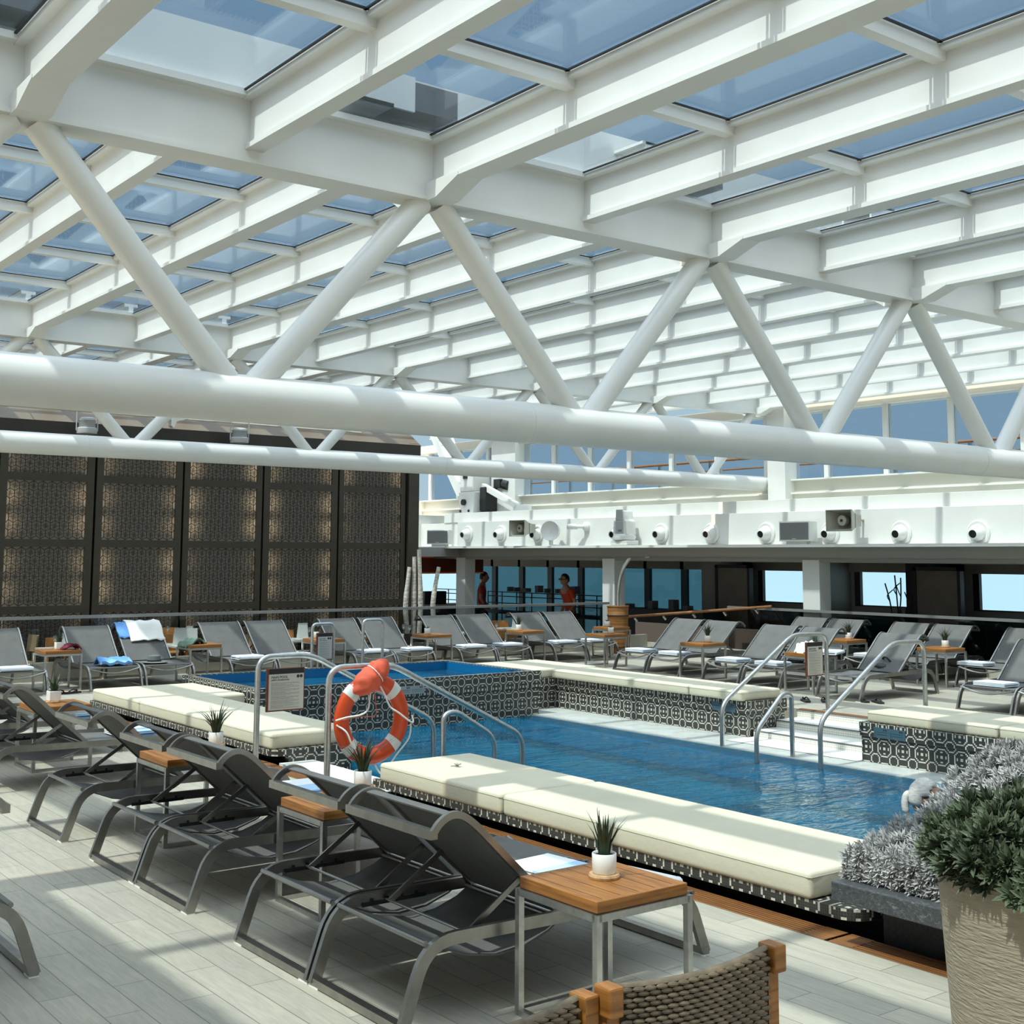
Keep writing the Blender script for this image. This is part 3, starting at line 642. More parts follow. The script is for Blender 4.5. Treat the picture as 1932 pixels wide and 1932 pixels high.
# ------------------------------------------------------------------ sun loungers
LW = .655; LL = 1.50
def frame_path():
    P = [(0, .0), (.085, .262)]; c = fillet([(.0, 0, .01), (.10, 0, .292), (1.39, 0, .272), (1.49, 0, .01)], .12, 7)
    return [(p.x, p.z) for p in c]
def make_lounger(foot_tube=True):
    r = empty('sun_lounger')
    fp = frame_path()
    for y in (.012, LW-.012): MB().bar(fp, y, .045, .022).obj('side_frame', STEELD, r)
    for x, nm in ((.004, 'base_bar'), (1.486, 'base_bar')): MB().box(x-.018, x+.018, .0, LW, 0.004, .034).obj(nm, STEELD, r)
    for x in (.004, 1.486):
        for ya in (0, LW-.07): MB().box(x-.02, x+.02, ya, ya+.07, 0, .006).obj('foot_pad', POT, r)
    # seat sling: hanging below the raised back, then the seat
    pr_ = [(.10, .285), (.16, .262), (.28, .215), (.42, .19), (.55, .20), (.66, .235), (.72, .27), (.85, .278), (1.0, .272), (1.2, .262), (1.36, .27), (1.40, .262)]
    MB().sheet(pr_, .024, LW-.024, .006).obj('seat_sling', SLING, r, True)
    for x_, z_ in ((.10, .285), (.71, .27)): MB().tube([(x_, .02, z_), (x_, LW-.02, z_)], .011, 8).obj('cross_tube', STEELD, r, True)
    for dx in (0, .028): MB().tube(smooth([Vector((1.405+dx, .02+(LW-.04)*i/6, .262-.055*math.sin(PI*i/6)-.004)) for i in range(7)], 3), .008, 8).obj('foot_tube', STEELD, r, True)
    # back
    bp = [(.73, .285), (.60, .405), (.47, .525), (.36, .63), (.295, .685), (.245, .71), (.20, .708), (.16, .685), (.135, .655)]
    sm = smooth([Vector((x, 0, z)) for x, z in bp], 3); bp2 = [(p.x, p.z) for p in sm]
    MB().sheet(bp2[:-6], .045, LW-.045, .006).obj('back_sling', SLING, r, True)
    for y in (.034, LW-.034): MB().bar(bp2, y, .026, .018).obj('back_frame', STEELD, r)
    MB().box(.118, .15, .024, LW-.024, .636, .668).obj('head_bar', STEELD, r)
    for y in (.06, LW-.06): MB().bar([(.31, .278), (.565, .445)], y, .022, .008).obj('strut', STEELD, r)
    MB().tube([(.31, .03, .278), (.31, LW-.03, .278)], .006, 8).obj('strut_bar', STEELD, r)
    for y in (.026, LW-.026):
        b = MB(); b.box(.20, .50, y-.004, y+.004, .262, .278)
        for k in range(4): b.box(.24+k*.07, .25+k*.07, y-.005, y+.005, .278, .29)
        b.obj('ratchet', BLACK, r)
    return r
proto = make_lounger(); used = [0]
def lounger(x, y, rz, label, group):     # x, y: head-end right corner in local frame
    o = proto if not used[0] else copy_tree(proto); used[0] = 1
    o.location = (x, y, 0); o.rotation_euler = (0, 0, rz); tag(o, label, 'sun lounger', group); return o
G1, G2, G3, G4 = 'dark loungers of the near row along the pool', 'grey loungers facing the pool in front of the lattice wall', 'grey loungers of the front row on the far side', 'grey loungers of the back row on the far side'
for y, l in ((3.83, 'grey sling sun lounger nearest the camera, beside the nearest teak table'), (4.50, 'grey sling sun lounger second nearest the camera, partner of the nearest one'),
             (5.66, 'grey sling sun lounger just beyond the second teak table, third in the near row'), (6.33, 'grey sling sun lounger fourth from the camera in the near row'),
             (7.46, 'single grey sling sun lounger standing alone, fifth in the near row'), (9.22, 'grey sling sun lounger whose side frame enters at the left edge'),
             (9.90+.62, 'grey sling sun lounger cut by the left edge behind the square pot')): lounger(2.45, y, 0, l, G1)
lounger(1.62, 5.86, PI, 'sun lounger cut off by the left edge, only its steel foot frame in view', None)
o = lounger(3.2, 11.3, 0, 'grey sling sun lounger seen last in the near row, mostly cut by the left edge', G1); o.location.x = 2.45
# back row, heads towards the balustrade: local x axis points to -Y
for x, l in ((3.42, 'grey lounger cut by the left edge in the row before the lattice wall'), (4.10, 'grey lounger with a pale blue towel, leftmost whole one of the lattice wall row'), (5.24, 'grey lounger with a rumpled blue towel on its seat'), (5.93, 'grey lounger with white and blue towels hung over its back'),
             (7.08, 'grey lounger half shaded with a folded towel, right of the green garment'), (7.86-.1, 'grey lounger with a zigzag light pattern on its back'), (8.93, 'grey lounger behind the second pool sign'), (9.60, 'grey lounger behind the plain hooped handrail'),
             (10.70, 'grey lounger right of the table with the tiny white pot'), (11.37, 'grey lounger left of the table with the dark spiky plant'), (12.46, 'grey lounger right of the table with the dark spiky plant'), (13.14, 'rightmost grey lounger of the lattice wall row, beside the table near the shower')):
    lounger(x, 16.74, -PI/2, l, G2)
# far side rows: foot towards the pool (-X): local x axis points to -X
for y, x, l in ((13.85, 13.88, 'grey lounger nearest the wooden shower barrel, front row far side'), (13.16, 13.88, 'grey lounger left of the table with the tall thin plant, front row far side'), (11.93, 13.72, 'grey lounger left behind the right pool sign, front row far side'), (11.24, 13.72, 'grey lounger behind the right pool sign, front row far side'),
                (9.85, 13.50, 'grey lounger carrying a black bag behind the far handrail'), (8.10, 13.70, 'grey lounger entering the right edge with a white folded towel on its foot end'), (7.42, 13.70, 'grey lounger mostly outside the right edge')):
    lounger(x, y, PI, l, G3)
for y, l in ((13.15, 'back row lounger farthest left beside the white column'), (12.47, 'back row lounger second from the left'), (11.35, 'back row lounger behind the one with the black bag'), (10.67, 'back row lounger left of the rightmost teak table'), (9.55, 'back row lounger right of the rightmost teak table'), (8.86, 'back row lounger cut by the right edge')):
    lounger(15.87, y, PI, l, G4)

# ------------------------------------------------------------------ side tables with pots
def make_table():
    r = empty('side_table'); s_ = .215; h = .442
    for sx in (-1, 1):
        for sy in (-1, 1): MB().box(sx*s_-.012 if sx < 0 else s_-.024+.012, sx*s_+.012, sy*s_-.012, sy*s_+.012, 0, h).obj('leg', STEEL, r)
    b = MB()
    for sy in (-1, 1): b.box(-s_, s_, sy*s_-.012, sy*s_+.012, h-.024, h)
    for sx in (-1, 1): b.box(sx*s_-.012, sx*s_+.012, -s_, s_, h-.024, h)
    b.obj('top_frame', STEEL, r)
    b = MB(); 
    b.box(-s_, s_, s_-.012, s_+.012, 0, .022); b.box(-s_-.012, -s_+.012, -s_, s_, 0, .022); b.box(-s_, s_, -s_-.012, -s_+.012, 0, .022)
    b.obj('base_frame', STEEL, r)
    b = MB(); b.box(-s_+.0, s_-.0, -s_, s_, h+.001, h+.042); b.obj('top', TEAK, r, bev=.003)
    b = MB()
    for k in range(-2, 3): b.box(-s_+.02+k*.083+.185, -s_+.022+k*.083+.185, -s_+.02, s_-.02, h+.0415, h+.0426)
    b.obj('top_groove', mat('groove_dark', (.05, .018, .006), .8), r)
    return r
tproto = make_table(); tu = [0]
def table(x, y, label, rz=0):
    o = tproto if not tu[0] else copy_tree(tproto); tu[0] = 1
    o.location = (x, y, 0); o.rotation_euler = (0, 0, rz); return tag(o, label, 'table', 'small teak side tables between loungers')
def make_pot(square=False, seed=1, blades=26, hgt=.16, spread=.5):
    random.seed(seed); r = empty('potted_plant')
    if square:
        b = MB(); b.box(-.045, .045, -.045, .045, .016, .09); b.obj('pot', POT, r, bev=.004); MB().box(-.037, .037, -.037, .037, .082, .0915).obj('soil', SOIL, r)
    else:
        MB().lathe([(.001, .016), (.040, .016), (.044, .022), (.045, .085), (.043, .088), (.040, .086), (.039, .078), (.001, .078)], 28).obj('pot', POT, r, True); MB().lathe([(.001, .079), (.038, .079)], 20).obj('soil', SOIL, r)
    MB().lathe([(.001, 0), (.056, 0), (.058, .008), (.055, .016), (.001, .016)], 22).obj('wood_slice', mat('wood_slice', (.48, .30, .15), .6, noise=.3, nscale=40) if 'wood_slice' not in MATS else MATS['wood_slice'], r)
    b = MB()
    for i in range(blades):
        a = random.random()*2*PI; t_ = random.random()*spread; h = hgt*(.55+.5*random.random()); w_ = .0045+.003*random.random()
        base = Vector((.018*math.cos(a), .018*math.sin(a), .078)); side = Vector((-math.sin(a), math.cos(a), 0))
        pts = [base+Vector((math.cos(a)*h*math.sin(t_*q)*q, math.sin(a)*h*math.sin(t_*q)*q, h*q*math.cos(t_*q*.8))) for q in (0, .35, .7, 1)]
        R_ = []
        for p, q in zip(pts, (1, 1.1, .7, .08)):
            n = Vector((math.cos(a), math.sin(a), 0))*w_*.35; R_.append(b.ring([p-side*w_*q, p-n*q, p+side*w_*q, p+n*q]))
        b.loft(R_)
    b.obj('leaves', LEAF, r)
    return r
pots = {}
def pot(kind, x, y, label, z=.485, rz=0):
    if kind not in pots:
        pots[kind] = {'round': lambda: make_pot(False, 3), 'square': lambda: make_pot(True, 5, 24, .17, 1.0), 'bushy': lambda: make_pot(False, 8, 40, .20, 1.1), 'small': lambda: make_pot(False, 11, 12, .05, .8)}[kind](); o = pots[kind]
    else: o = copy_tree(pots[kind])
    o.location = (x, y, z); o.rotation_euler = (0, 0, rz); return tag(o, label, 'potted plant', 'small potted plants on the teak tables')
table(3.115, 3.545, 'teak side table nearest the camera, steel legs, white round pot on it'); pot('round', 3.135, 3.56, 'grassy plant in a white round pot on the nearest teak table')
table(3.10, 5.42, 'teak side table wedged between the second and third near loungers'); pot('bushy', 3.32, 5.60, 'spiky dark plant rising behind the second lounger, below the lifebuoy')
table(3.08, 7.215, 'teak side table behind the raised back of the third near lounger'); pot('bushy', 3.30, 7.32, 'spiky dark plant against the left bench lip')
table(3.22, 10.15, 'reddish teak table at the left edge beside the square white pot'); pot('square', 3.22, 10.2, 'spiky plant in a square white pot at the left of the near row')
pot('square', 3.05, 12.3, 'dark spiky plant at the left edge below the pale blue towel', z=.485); table(3.05, 12.25, 'teak side table at the left edge under a spiky plant')
for i, (x, l) in enumerate(((5.0, 'teak side table with the burgundy cloth and a grey pot'), (6.83, 'teak side table holding the green garment and a glass'), (8.67, 'teak side table left of the second pool sign'), (10.48, 'teak side table with a tiny white pot beyond the raised pool'), (12.24, 'teak side table with a spiky plant, middle of the back row'), (14.05, 'teak side table by the white column and the shower barrel'))):
    table(x, 15.75, l)
pot('square', 5.0, 15.72, 'spiky plant in a grey white square pot beside the burgundy cloth'); pot('round', 8.62, 15.9, 'low plant left of the second pool sign'); pot('small', 10.40, 15.75, 'tiny white pot on the table beyond the raised pool')
pot('round', 12.15, 15.8, 'plant in a white pot in the middle of the back row'); pot('small', 14.0, 15.8, 'small white pot on the table by the white column')
for x, y, l, k_, l2 in ((12.75, 13.42+1.0, 'teak side table right of the shower barrel', 'small', 'small plant in a white pot right of the shower barrel'), (12.55, 12.33-.12, 'teak side table between the two front row pairs on the far side', 'bushy', 'tall thin plant between the front row pairs'), (12.35, 10.2, 'teak side table crowded with rolled cloths behind the right sign', 'square', 'plant on the crowded table behind the right sign'),
                  (14.75, 11.56, 'teak side table in the back row behind the crowded one', 'bushy', 'wispy plant in the back row behind the crowded table'), (14.45, 9.785, 'reddish teak side table in the back row near the right edge', 'bushy', 'wispy plant near the right edge')):
    table(x, y, l); pot(k_, x+.1, y, l2)

# ------------------------------------------------------------------ towels
def make_towel(m, w_=.38, d_=.27, layers=4):
    b = MB(); R_ = []
    for k in range(layers):
        z0 = k*.0115; 
        q = .004*(k % 2)
        b.box(-w_/2+q, w_/2-q, -d_/2+q, d_/2, z0, z0+.0105)
    bmesh.ops.bevel(b.bm, geom=list(b.bm.edges), offset=.0045, segments=2, affect='EDGES')
    # rolled fold along the front
    b.tube([(-w_/2+.004, -d_/2, .023), (w_/2-.004, -d_/2, .023)], .0225, 10)
    o = b.obj('folded_towel', m, None, True)
    e = MB(); e.box(-w_/2-.001, -w_/2+.002, -d_/2, d_/2-.02, .021, .024); e.box(w_/2-.002, w_/2+.001, -d_/2, d_/2-.02, .021, .024); e.obj('dark_hem', DTOWN, o)
    return o
tw = {}
def towel(kind, x, y, z, rz, label, sc=1):
    if kind not in tw: tw[kind] = make_towel(TOW if kind == 'blue' else TOWW); o = tw[kind]
    else: o = copy_tree(tw[kind])
    o.location = (x, y, z); o.rotation_euler = (0, 0, rz); return tag(o, label, 'towel', 'folded pool towels on the loungers')
TZ = .281
towel('blue', 3.52, 4.32, TZ+.0, PI/2+.1, 'folded blue and white towel on the nearest lounger but one')
towel('blue', 3.62, 3.98, .281, .15, 'folded blue and white towel half hidden by the nearest teak table')
towel('blue', 3.5, 5.98, TZ, PI/2-.5, 'blue folded towel on the third near lounger, under the lifebuoy'); towel('blue', 3.55, 6.66, TZ, PI/2, 'white towel on the fourth near lounger')
towel('blue', 3.55, 7.78, TZ, PI/2, 'white towel on the fifth near lounger'); towel('blue', 3.6, 9.55, TZ, PI/2, 'white towel on the lounger entering at the left edge'); towel('blue', 3.55, 10.85, TZ, PI/2, 'dark hemmed white towel behind the square pot')
for x, l in ((4.42, 'pale blue towel on the leftmost whole lounger before the lattice wall'), (7.42, 'pale towel right of the green garment'), (8.12, 'pale towel behind the hoop of the main pool sign'), (9.32, 'pale towel behind the second pool sign'), (10.06, 'pale towel behind the plain hooped handrail'), (11.03, 'pale towel right of the raised pool corner'), (11.71, 'pale towel left of the middle plant table'), (12.8, 'pale towel right of the middle plant table'), (13.48, 'pale towel on the rightmost lounger before the lattice wall')):
    towel('pale', x, 15.52, TZ-.003, 0, l)
for x, y, l in ((12.62, 13.52, 'white towel on the lounger nearest the shower barrel'), (12.62, 12.83, 'white towel left of the tall thin plant'), (12.48, 11.6, 'white towel left of the right pool sign'), (12.48, 10.92, 'white towel just behind the right pool sign'), (12.46, 7.78, 'white towel at the right edge, front row'),
                (14.62, 11.02, 'white towel on the back row lounger behind the black bag'), (14.62, 9.4, 'white towel in the back row near the right edge'), (14.62, 12.1, 'white towel in the back row, mostly hidden')):
    towel('pale', x, y, TZ-.003, PI/2, l)
def drape(name, m, prof, y0, y1, loc, rz, label, cat, ny=8, amp=.012, seed=2, th=.012):
    random.seed(seed); b = MB(); P = smooth([Vector((x, 0, z)) for x, z in prof], 4); R_ = []
    for k in range(ny+1):
        f = k/ny; y = y0+(y1-y0)*f; ph = random.random()*6; tt = []; bb_ = []
        for i, p in enumerate(P):
            dz = amp*math.sin(i*.7+ph); tt.append((p.x, y+.006*math.sin(i+ph), p.z+dz+th)); bb_.append((p.x, y, p.z+dz))
        R_.append(b.ring(tt+bb_[::-1]))
    b.loft(R_); o = b.obj(name, m, None, True, loc=loc); o.rotation_euler = (0, 0, rz); return tag(o, label, cat)
bx_ = (.12, .66), (.17, .715), (.24, .735), (.31, .70), (.38, .63), (.46, .555)
drape('draped_towel', TOWB, bx_, .02, .30, (5.93, 16.74, 0), -PI/2, 'blue towel hung over the back of a grey lounger under a white one', 'towel', seed=4)
drape('draped_towel', WHITEC, ((.10, .66), (.16, .735), (.24, .76), (.32, .725), (.42, .62), (.52, .52)), .16, .62, (5.93, 16.74, 0), -PI/2, 'white towel hung over the back of a grey lounger', 'towel', seed=5)
drape('rumpled_towel', TOWB, ((1.0, .30), (1.1, .335), (1.2, .32), (1.3, .30)), .2, .58, (5.24, 16.74, 0), -PI/2, 'rumpled blue towel thrown on a grey lounger seat', 'towel', seed=6, amp=.018, th=.03)
drape('green_garment', GREENC, ((-.16, .45), (-.1, .50), (0, .53), (.09, .51), (.14, .485)), -.10, .12, (6.74, 15.74, 0), .3, 'crumpled green garment on a teak table', 'garment', seed=7, amp=.02, th=.02)
drape('burgundy_cloth', REDC, ((-.12, .485), (-.05, .52), (.05, .525), (.12, .49)), -.06, .08, (5.12, 15.66, 0), .2, 'burgundy patterned cloth on a teak table', 'cloth', seed=9, amp=.012, th=.02)
drape('white_cloth', WHITEC, ((-.17, .48), (-.1, .56), (0, .53), (.1, .58), (.16, .50)), -.16, .06, (12.32, 10.25, 0), .2, 'crumpled white cloths on the crowded table behind the right sign', 'cloth', seed=10, amp=.025, th=.03)
towel('pale', 12.42, 9.98, .478, .4, 'rolled pale towel on the crowded table behind the right sign')
# hat, bags, shoes, glass
h = empty('sun_hat', (6.17, 15.62, .285)); tag(h, 'grey felt sun hat on a lounger seat below the hung towels', 'hat'); MB().lathe([(.001, .085), (.05, .088), (.075, .08), (.085, .02), (.088, .008), (.17, .0), (.172, .004), (.09, .012)], 26).obj('crown_and_brim', HATM, h, True); MB().lathe([(.088, .012), (.089, .012), (.088, .03), (.087, .03)], 26).obj('band', BLACK, h)
def blob(name, m, pts, loc, rz, label, cat, sc=(1, 1, 1)):
    b = MB(); bmesh.ops.create_icosphere(b.bm, subdivisions=3, radius=1); random.seed(len(label))
    ph = [random.random()*6 for _ in range(6)]
    for v in b.bm.verts:
        n = v.co.copy(); d = 1+.10*math.sin(4*n.x+ph[0])*math.sin(5*n.y+ph[1])+.06*math.sin(9*n.z+ph[2]+n.x*6); v.co = Vector((n.x*sc[0]*d, n.y*sc[1]*d, max(-.6, n.z)*sc[2]*d+sc[2]*.6))
    o = b.obj(name, m, None, True, loc=loc); o.rotation_euler = (0, 0, rz); return tag(o, label, cat)
bg_ = blob('black_bag', BLACK, None, (12.98, 9.52, .275), .3, 'black bag lying on the lounger behind the far handrail', 'bag', (.17, .24, .075))
MB().tube(smooth([Vector((-.08, -.1, .06)), Vector((-.12, -.02, .17)), Vector((-.04, .06, .15)), Vector((.02, .1, .07))], 5), .012, 6).obj('strap', BLACK, bg_)
blob('black_bag', BLACK, None, (13.0, 10.95, .275), .3, 'black bag on the lounger left of the right pool sign', 'bag', (.10, .12, .05))
blob('dark_shoe', FLIP, None, (6.75, 15.5, 0), .5, 'dark shoe on the deck under the teak table with the green garment', 'shoe', (.07, .13, .05)); blob('dark_shoe', FLIP, None, (6.58, 15.42, 0), .2, 'second dark shoe lying nearer the lounger with the hung towels', 'shoe', (.06, .12, .04))
def flip(x, y, rz, label):
    r = empty('flip_flop', (x, y, 0), rz); tag(r, label, 'sandal', 'black flip-flops left on the deck')
    b = MB(); b.prism([(-.12, -.03), (-.08, -.042), (.05, -.05), (.11, -.04), (.13, 0), (.11, .04), (.05, .045), (-.08, .036), (-.12, .025)], 0, .018, 'z'); b.obj('sole', FLIP, r)
    b = MB(); b.tube(smooth([Vector((.08, 0, .018)), Vector((.05, -.02, .045)), Vector((-.01, -.042, .018))], 4), .007, 6); b.tube(smooth([Vector((.08, 0, .018)), Vector((.05, .02, .045)), Vector((-.01, .042, .018))], 4), .007, 6); b.obj('strap', FLIP, r)
flip(4.85, 15.22, .2, 'black flip-flop in front of the leftmost whole lounger, left one'); flip(5.02, 15.24, .4, 'black flip-flop in front of the leftmost whole lounger, right one')
flip(11.55, 9.62, .9, 'black flip-flop beside the far cushion, left one'); flip(11.72, 9.48, .7, 'black flip-flop beside the far cushion, right one'); flip(12.05, 9.22, 1.2, 'black flip-flop under the far handrail, left one'); flip(12.12, 9.05, 1.0, 'black flip-flop under the far handrail, right one')

# ------------------------------------------------------------------ handrails and signs
def rail(name, pts, r_, loc, label, cat='handrail', fr_=.12):
    root = empty(name, loc); tag(root, label, cat); MB().tube(fillet(pts, fr_, 7), r_, 16).obj('tube', STEEL, root, True)
    MB().lathe([(r_+.001, 0), (r_+.022, 0), (r_+.02, .006), (r_+.001, .008)], 20, c=(pts[0][0], pts[0][1]), M=Matrix.Translation((0, 0, pts[0][2]))).obj('flange', STEEL, root, True)
    return root
P1 = [(0, 0, 0), (0, 0, .85), (.46, 0, .85), (1.66, 0, .24), (1.66, 0, -1.0)]
r0 = rail('pool_handrail', P1, .0225, (4.46, 9.15, 0), 'steel pool handrail carrying the main pool sign')
r1 = rail('pool_handrail', [(0, 0, 0), (0, 0, .85), (.52, 0, .85), (1.74, 0, .24), (1.74, 0, -1.0)], .0225, (4.45, 8.0, 0), 'steel pool handrail with the orange lifebuoy hung on it')
rail('pool_handrail', [(0, 0, -.9), (0, 0, .36), (.12, 0, .38), (.52, 0, .14), (.52, 0, -1.0)], .0225, (5.86, 8.62, 0), 'short steel handrail in the pool between the two long near ones')
rf1 = rail('pool_handrail', [(1.65, 0, 0), (1.65, 0, .815), (1.10, 0, .825), (0, 0, .17), (0, 0, -1.0)], .0225, (9.46, 8.95, 0), 'steel handrail left of the white steps carrying a sign')
rail('pool_handrail', [(1.60, 0, 0), (1.60, 0, .825), (1.10, 0, .83), (0, 0, .17), (0, 0, -1.0)], .0225, (9.22, 7.52, 0), 'steel handrail right of the white steps')
rail('pool_handrail', [(.50, 0, -.9), (.50, 0, .34), (.38, 0, .36), (0, 0, .04), (0, 0, -1.0)], .0225, (9.02, 8.10, 0), 'short steel handrail between the two far long ones', fr_=.10)
rs1 = rail('spa_handrail', [(0, 0, .1), (0, 0, .80), (.30, 0, .80), (.30, 0, .1)], .019, (7.50, 13.92, .0), 'hooped steel handrail with a small sign behind the raised pool', fr_=.07)
rail('spa_handrail', [(0, 0, .1), (0, 0, .83), (.29, 0, .83), (.29, 0, .1)], .019, (8.22, 13.92, .0), 'plain hooped steel handrail behind the raised pool', fr_=.07)
def sign(loc, rz, w_, h_, l1, l2, label, paper=SPAPER):
    s_ = empty('safety_sign', loc, rz); tag(s_, label, 'sign')      # faces -Y locally, origin at top centre
    MB().box(-w_/2, w_/2, -.012, .012, -h_, 0).obj('frame', SBROWN, s_, bev=.003)
    MB().box(-w_/2+.014, w_/2-.01, -.014, -.012, -h_+.012, -.045).obj('board', paper, s_)
    MB().box(-w_/2+.016, w_/2-.01, -.0135, -.012, -.045, -.006).obj('header', BLACK, s_)
    b = MB()
    for x in (-w_*.3, w_*.3): b.tube([(x, 0, 0), (x, 0, .055)], .003, 6)
    b.obj('hanger', STEEL, s_)
    x0 = -w_/2+.034; text(l1, w_*.082, INK, s_, (x0, -.0145, -.078), (PI/2, 0, 0)); text(l2, w_*.046, INK, s_, (x0, -.0145, -.096), (PI/2, 0, 0))
    b = MB(); random.seed(len(l1)); z = -.112; k = 0
    while z > -h_+.02:
        k += 1; ln = (w_-.075)*(.96 if k % 4 in (1, 2) else .4+.4*random.random())
        x = x0
        while x < x0+ln: q = .006+.014*random.random(); b.box(x, min(x+q, x0+ln), -.0146, -.014, z-.0022, z); x += q+.0035
        z -= .0062 if k % 5 else .0095
    b.obj('small_print', INKG, s_)
    for x in (w_/2-.062, w_/2-.034):
        b = MB(); b.lathe([(.011, 0), (.0125, 0), (.0125, .001), (.011, .001)], 24, M=Matrix.Translation((x, -.0146, -.068)) @ Matrix.Rotation(PI/2, 4, 'X')); b.box(x-.009, x+.009, -.0155, -.0146, -.0695, -.0665, ) ; b.box(x-.003, x+.003, -.0156, -.0146, -.062, -.058); b.obj('pictogram', INK, s_)
    return s_
sg = sign((4.70, 9.15, .755), 0, .33, .335, 'MAIN POOL', 'SAFETY INFORMATION', 'brown framed MAIN POOL safety sign hanging from the near handrail')
sign((7.66, 13.90, .69), 0, .22, .33, 'HOT TUB', 'SAFETY INFORMATION', 'brown framed safety sign hanging in the hooped spa handrail')
sign((10.90, 8.95, .735), 0, .27, .36, 'MAIN POOL', 'SAFETY INFORMATION', 'brown framed safety sign hanging from the far handrail')

# ------------------------------------------------------------------ lifebuoy
bu = empty('lifebuoy', (4.76, 7.92, .48)); tag(bu, 'orange ring lifebuoy with reflective bands hanging on the pool handrail', 'lifebuoy'); bu.rotation_euler = (0.05, .0, -.12)
Rm, rm = .232, .057
def tor(a0, a1, n, R_, r_, sq=.8, ov=0):
    b = MB(); rings = []
    for i in range(n+1):
        a = a0+(a1-a0)*i/n; ca, sa = math.cos(a), math.sin(a)
        rings.append(b.ring([(ca*(R_+r_*math.cos(q*2*PI/20)), r_*sq*math.sin(q*2*PI/20), sa*(R_+r_*math.cos(q*2*PI/20))*1.12) for q in range(20)]))
    return b, rings
b, rg = tor(0, 2*PI, 72, Rm, rm); rg[-1] = rg[0]
b2 = MB(); 
rings = []
for i in range(72):
    a = 2*PI*i/72; ca, sa = math.cos(a), math.sin(a); rings.append(b2.ring([(ca*(Rm+rm*math.cos(q*PI/10)), rm*.8*math.sin(q*PI/10), sa*(Rm+rm*math.cos(q*PI/10))*1.12) for q in range(20)]))
rings.append(rings[0]); b2.loft(rings, True, False); b2.obj('ring', ORANGE, bu, True); b.bm.free()
for a in (48, 135, 225, 318):
    b, rg = tor(math.radians(a-7), math.radians(a+7), 6, Rm, rm+.0025); b.loft(rg); b.obj('reflective_band', TAPE, bu, True)
def rp(angs, off):
    return smooth([Vector((math.cos(math.radians(a))*(Rm+o_), y_, math.sin(math.radians(a))*(Rm+o_)*1.12)) for a, o_, y_ in angs], 6)
for A in ([(85, .0, -.055), (70, -.06, -.08), (40, -.10, -.09), (15, -.06, -.10), (-5, .05, -.09), (2, .075, -.03)],
          [(-8, .07, -.03), (-25, .09, -.02), (-50, .07, -.03), (-68, .10, -.04), (-78, .12, -.04), (-85, .055, -.03)],
          [(-95, .05, -.03), (-115, .03, -.075), (-140, .0, -.09), (-165, .0, -.08), (-176, .05, -.03)],
          [(178, .06, -.04), (172, 0, -.08), (160, -.10, -.09), (130, -.14, -.06), (105, -.10, -.03), (98, -.05, -.02)]):
    MB().tube(rp(A, 0), .0065, 8).obj('grab_rope', ROPE, bu, True)
MB().tube(rp([(95, -.02, -.06), (92, -.12, -.07), (100, -.2, -.07), (165, -.10, -.09), (176, .02, -.08)], 0), .003, 6).obj('thin_cord', ROPEC, bu, True)
bg2 = MB(); bmesh.ops.create_icosphere(bg2.bm, subdivisions=4, radius=1)
for v in bg2.bm.verts:
    n = v.co; d = 1+.05*math.sin(7*n.x+2)*math.sin(6*n.z)+.03*math.sin(17*n.x+5*n.y)
    pinch = 1-.22*math.exp(-((n.x-.25)/.10)**2); v.co = Vector((n.x*.165*d, n.y*.085*d*pinch, n.z*.090*d*pinch))
lb = bg2.obj('light_bag', CORAL, bu, True, loc=(-.03, -.035, .30)); lb.rotation_euler = (0, -.72, 0)
MB().tube([Vector((.04+0*q, .074*math.cos(q), .078*math.sin(q))) for q in [i*PI/8 for i in range(17)]], .004, 6).obj('tie_cord', ROPE, lb)
# ------------------------------------------------------------------ planters and foliage
def rosettes(pts, leaf, width, nleaf, seed, up_=.55):
    random.seed(seed); b = MB(); bm = b.bm
    for (x, y, z, nx, ny, nz_, sc) in pts:
        n = Vector((nx, ny, nz_)).normalized(); a = Vector((0, 0, 1)).cross(n)
        if a.length < .1: a = Vector((1, 0, 0))
        a.normalize(); c = n.cross(a); o = Vector((x, y, z)); th0 = random.random()*6
        for k in range(nleaf):
            th = th0+k*2.4; el = .25+1.15*((k+.5)/nleaf); d = (a*math.cos(th)+c*math.sin(th))*math.cos(el)+n*math.sin(el)
            s_ = d.cross(n); 
            if s_.length < .05: s_ = a.copy()
            s_.normalize(); l_ = leaf*sc*(.75+.4*random.random()); w_ = width*sc; nn = s_.cross(d)
            v = [bm.verts.new(p) for p in (o-s_*w_*.25, o+d*l_*.6-s_*w_+nn*w_*.3, o+d*l_, o+d*l_*.6+s_*w_+nn*w_*.3, o+s_*w_*.25, o+d*l_*.55-nn*w_*.15)]
            bm.faces.new((v[0], v[5], v[2], v[1])); bm.faces.new((v[4], v[3], v[2], v[5]))
    return b
def hh(x, y):
    e = min(1, max(0, (x-4.55)/.9)); f = min(1, max(0, (3.58-y)/.35)); g_ = min(1, max(0, (x-4.52)/.22))
    return .26+(.10+.42*e**.8)*(.55+.45*f**.5)*g_**.35+.035*math.sin(7*x+1)*math.sin(6*y)+.03*math.sin(13*x)*math.sin(11*y+2)
pts = []; random.seed(3)
for i in range(8200):
    x = 4.56+ (random.random()**1.25)*4.0; y = 1.4+random.random()*2.2
    if y < 3.62-(x-4.5)*.9-.9 and x > 5.6: continue
    z = hh(x, y); e = .03; n = (-(hh(x+e, y)-z)/e, -(hh(x, y+e)-z)/e, 1.0)
    if y > 3.45: n = (n[0], n[1]+1.4, 1)
    if x < 4.68: n = (n[0]-1.5, n[1], 1)
    pts.append((x, y, z-.01-.02*random.random(), *n, .8+.5*random.random()))
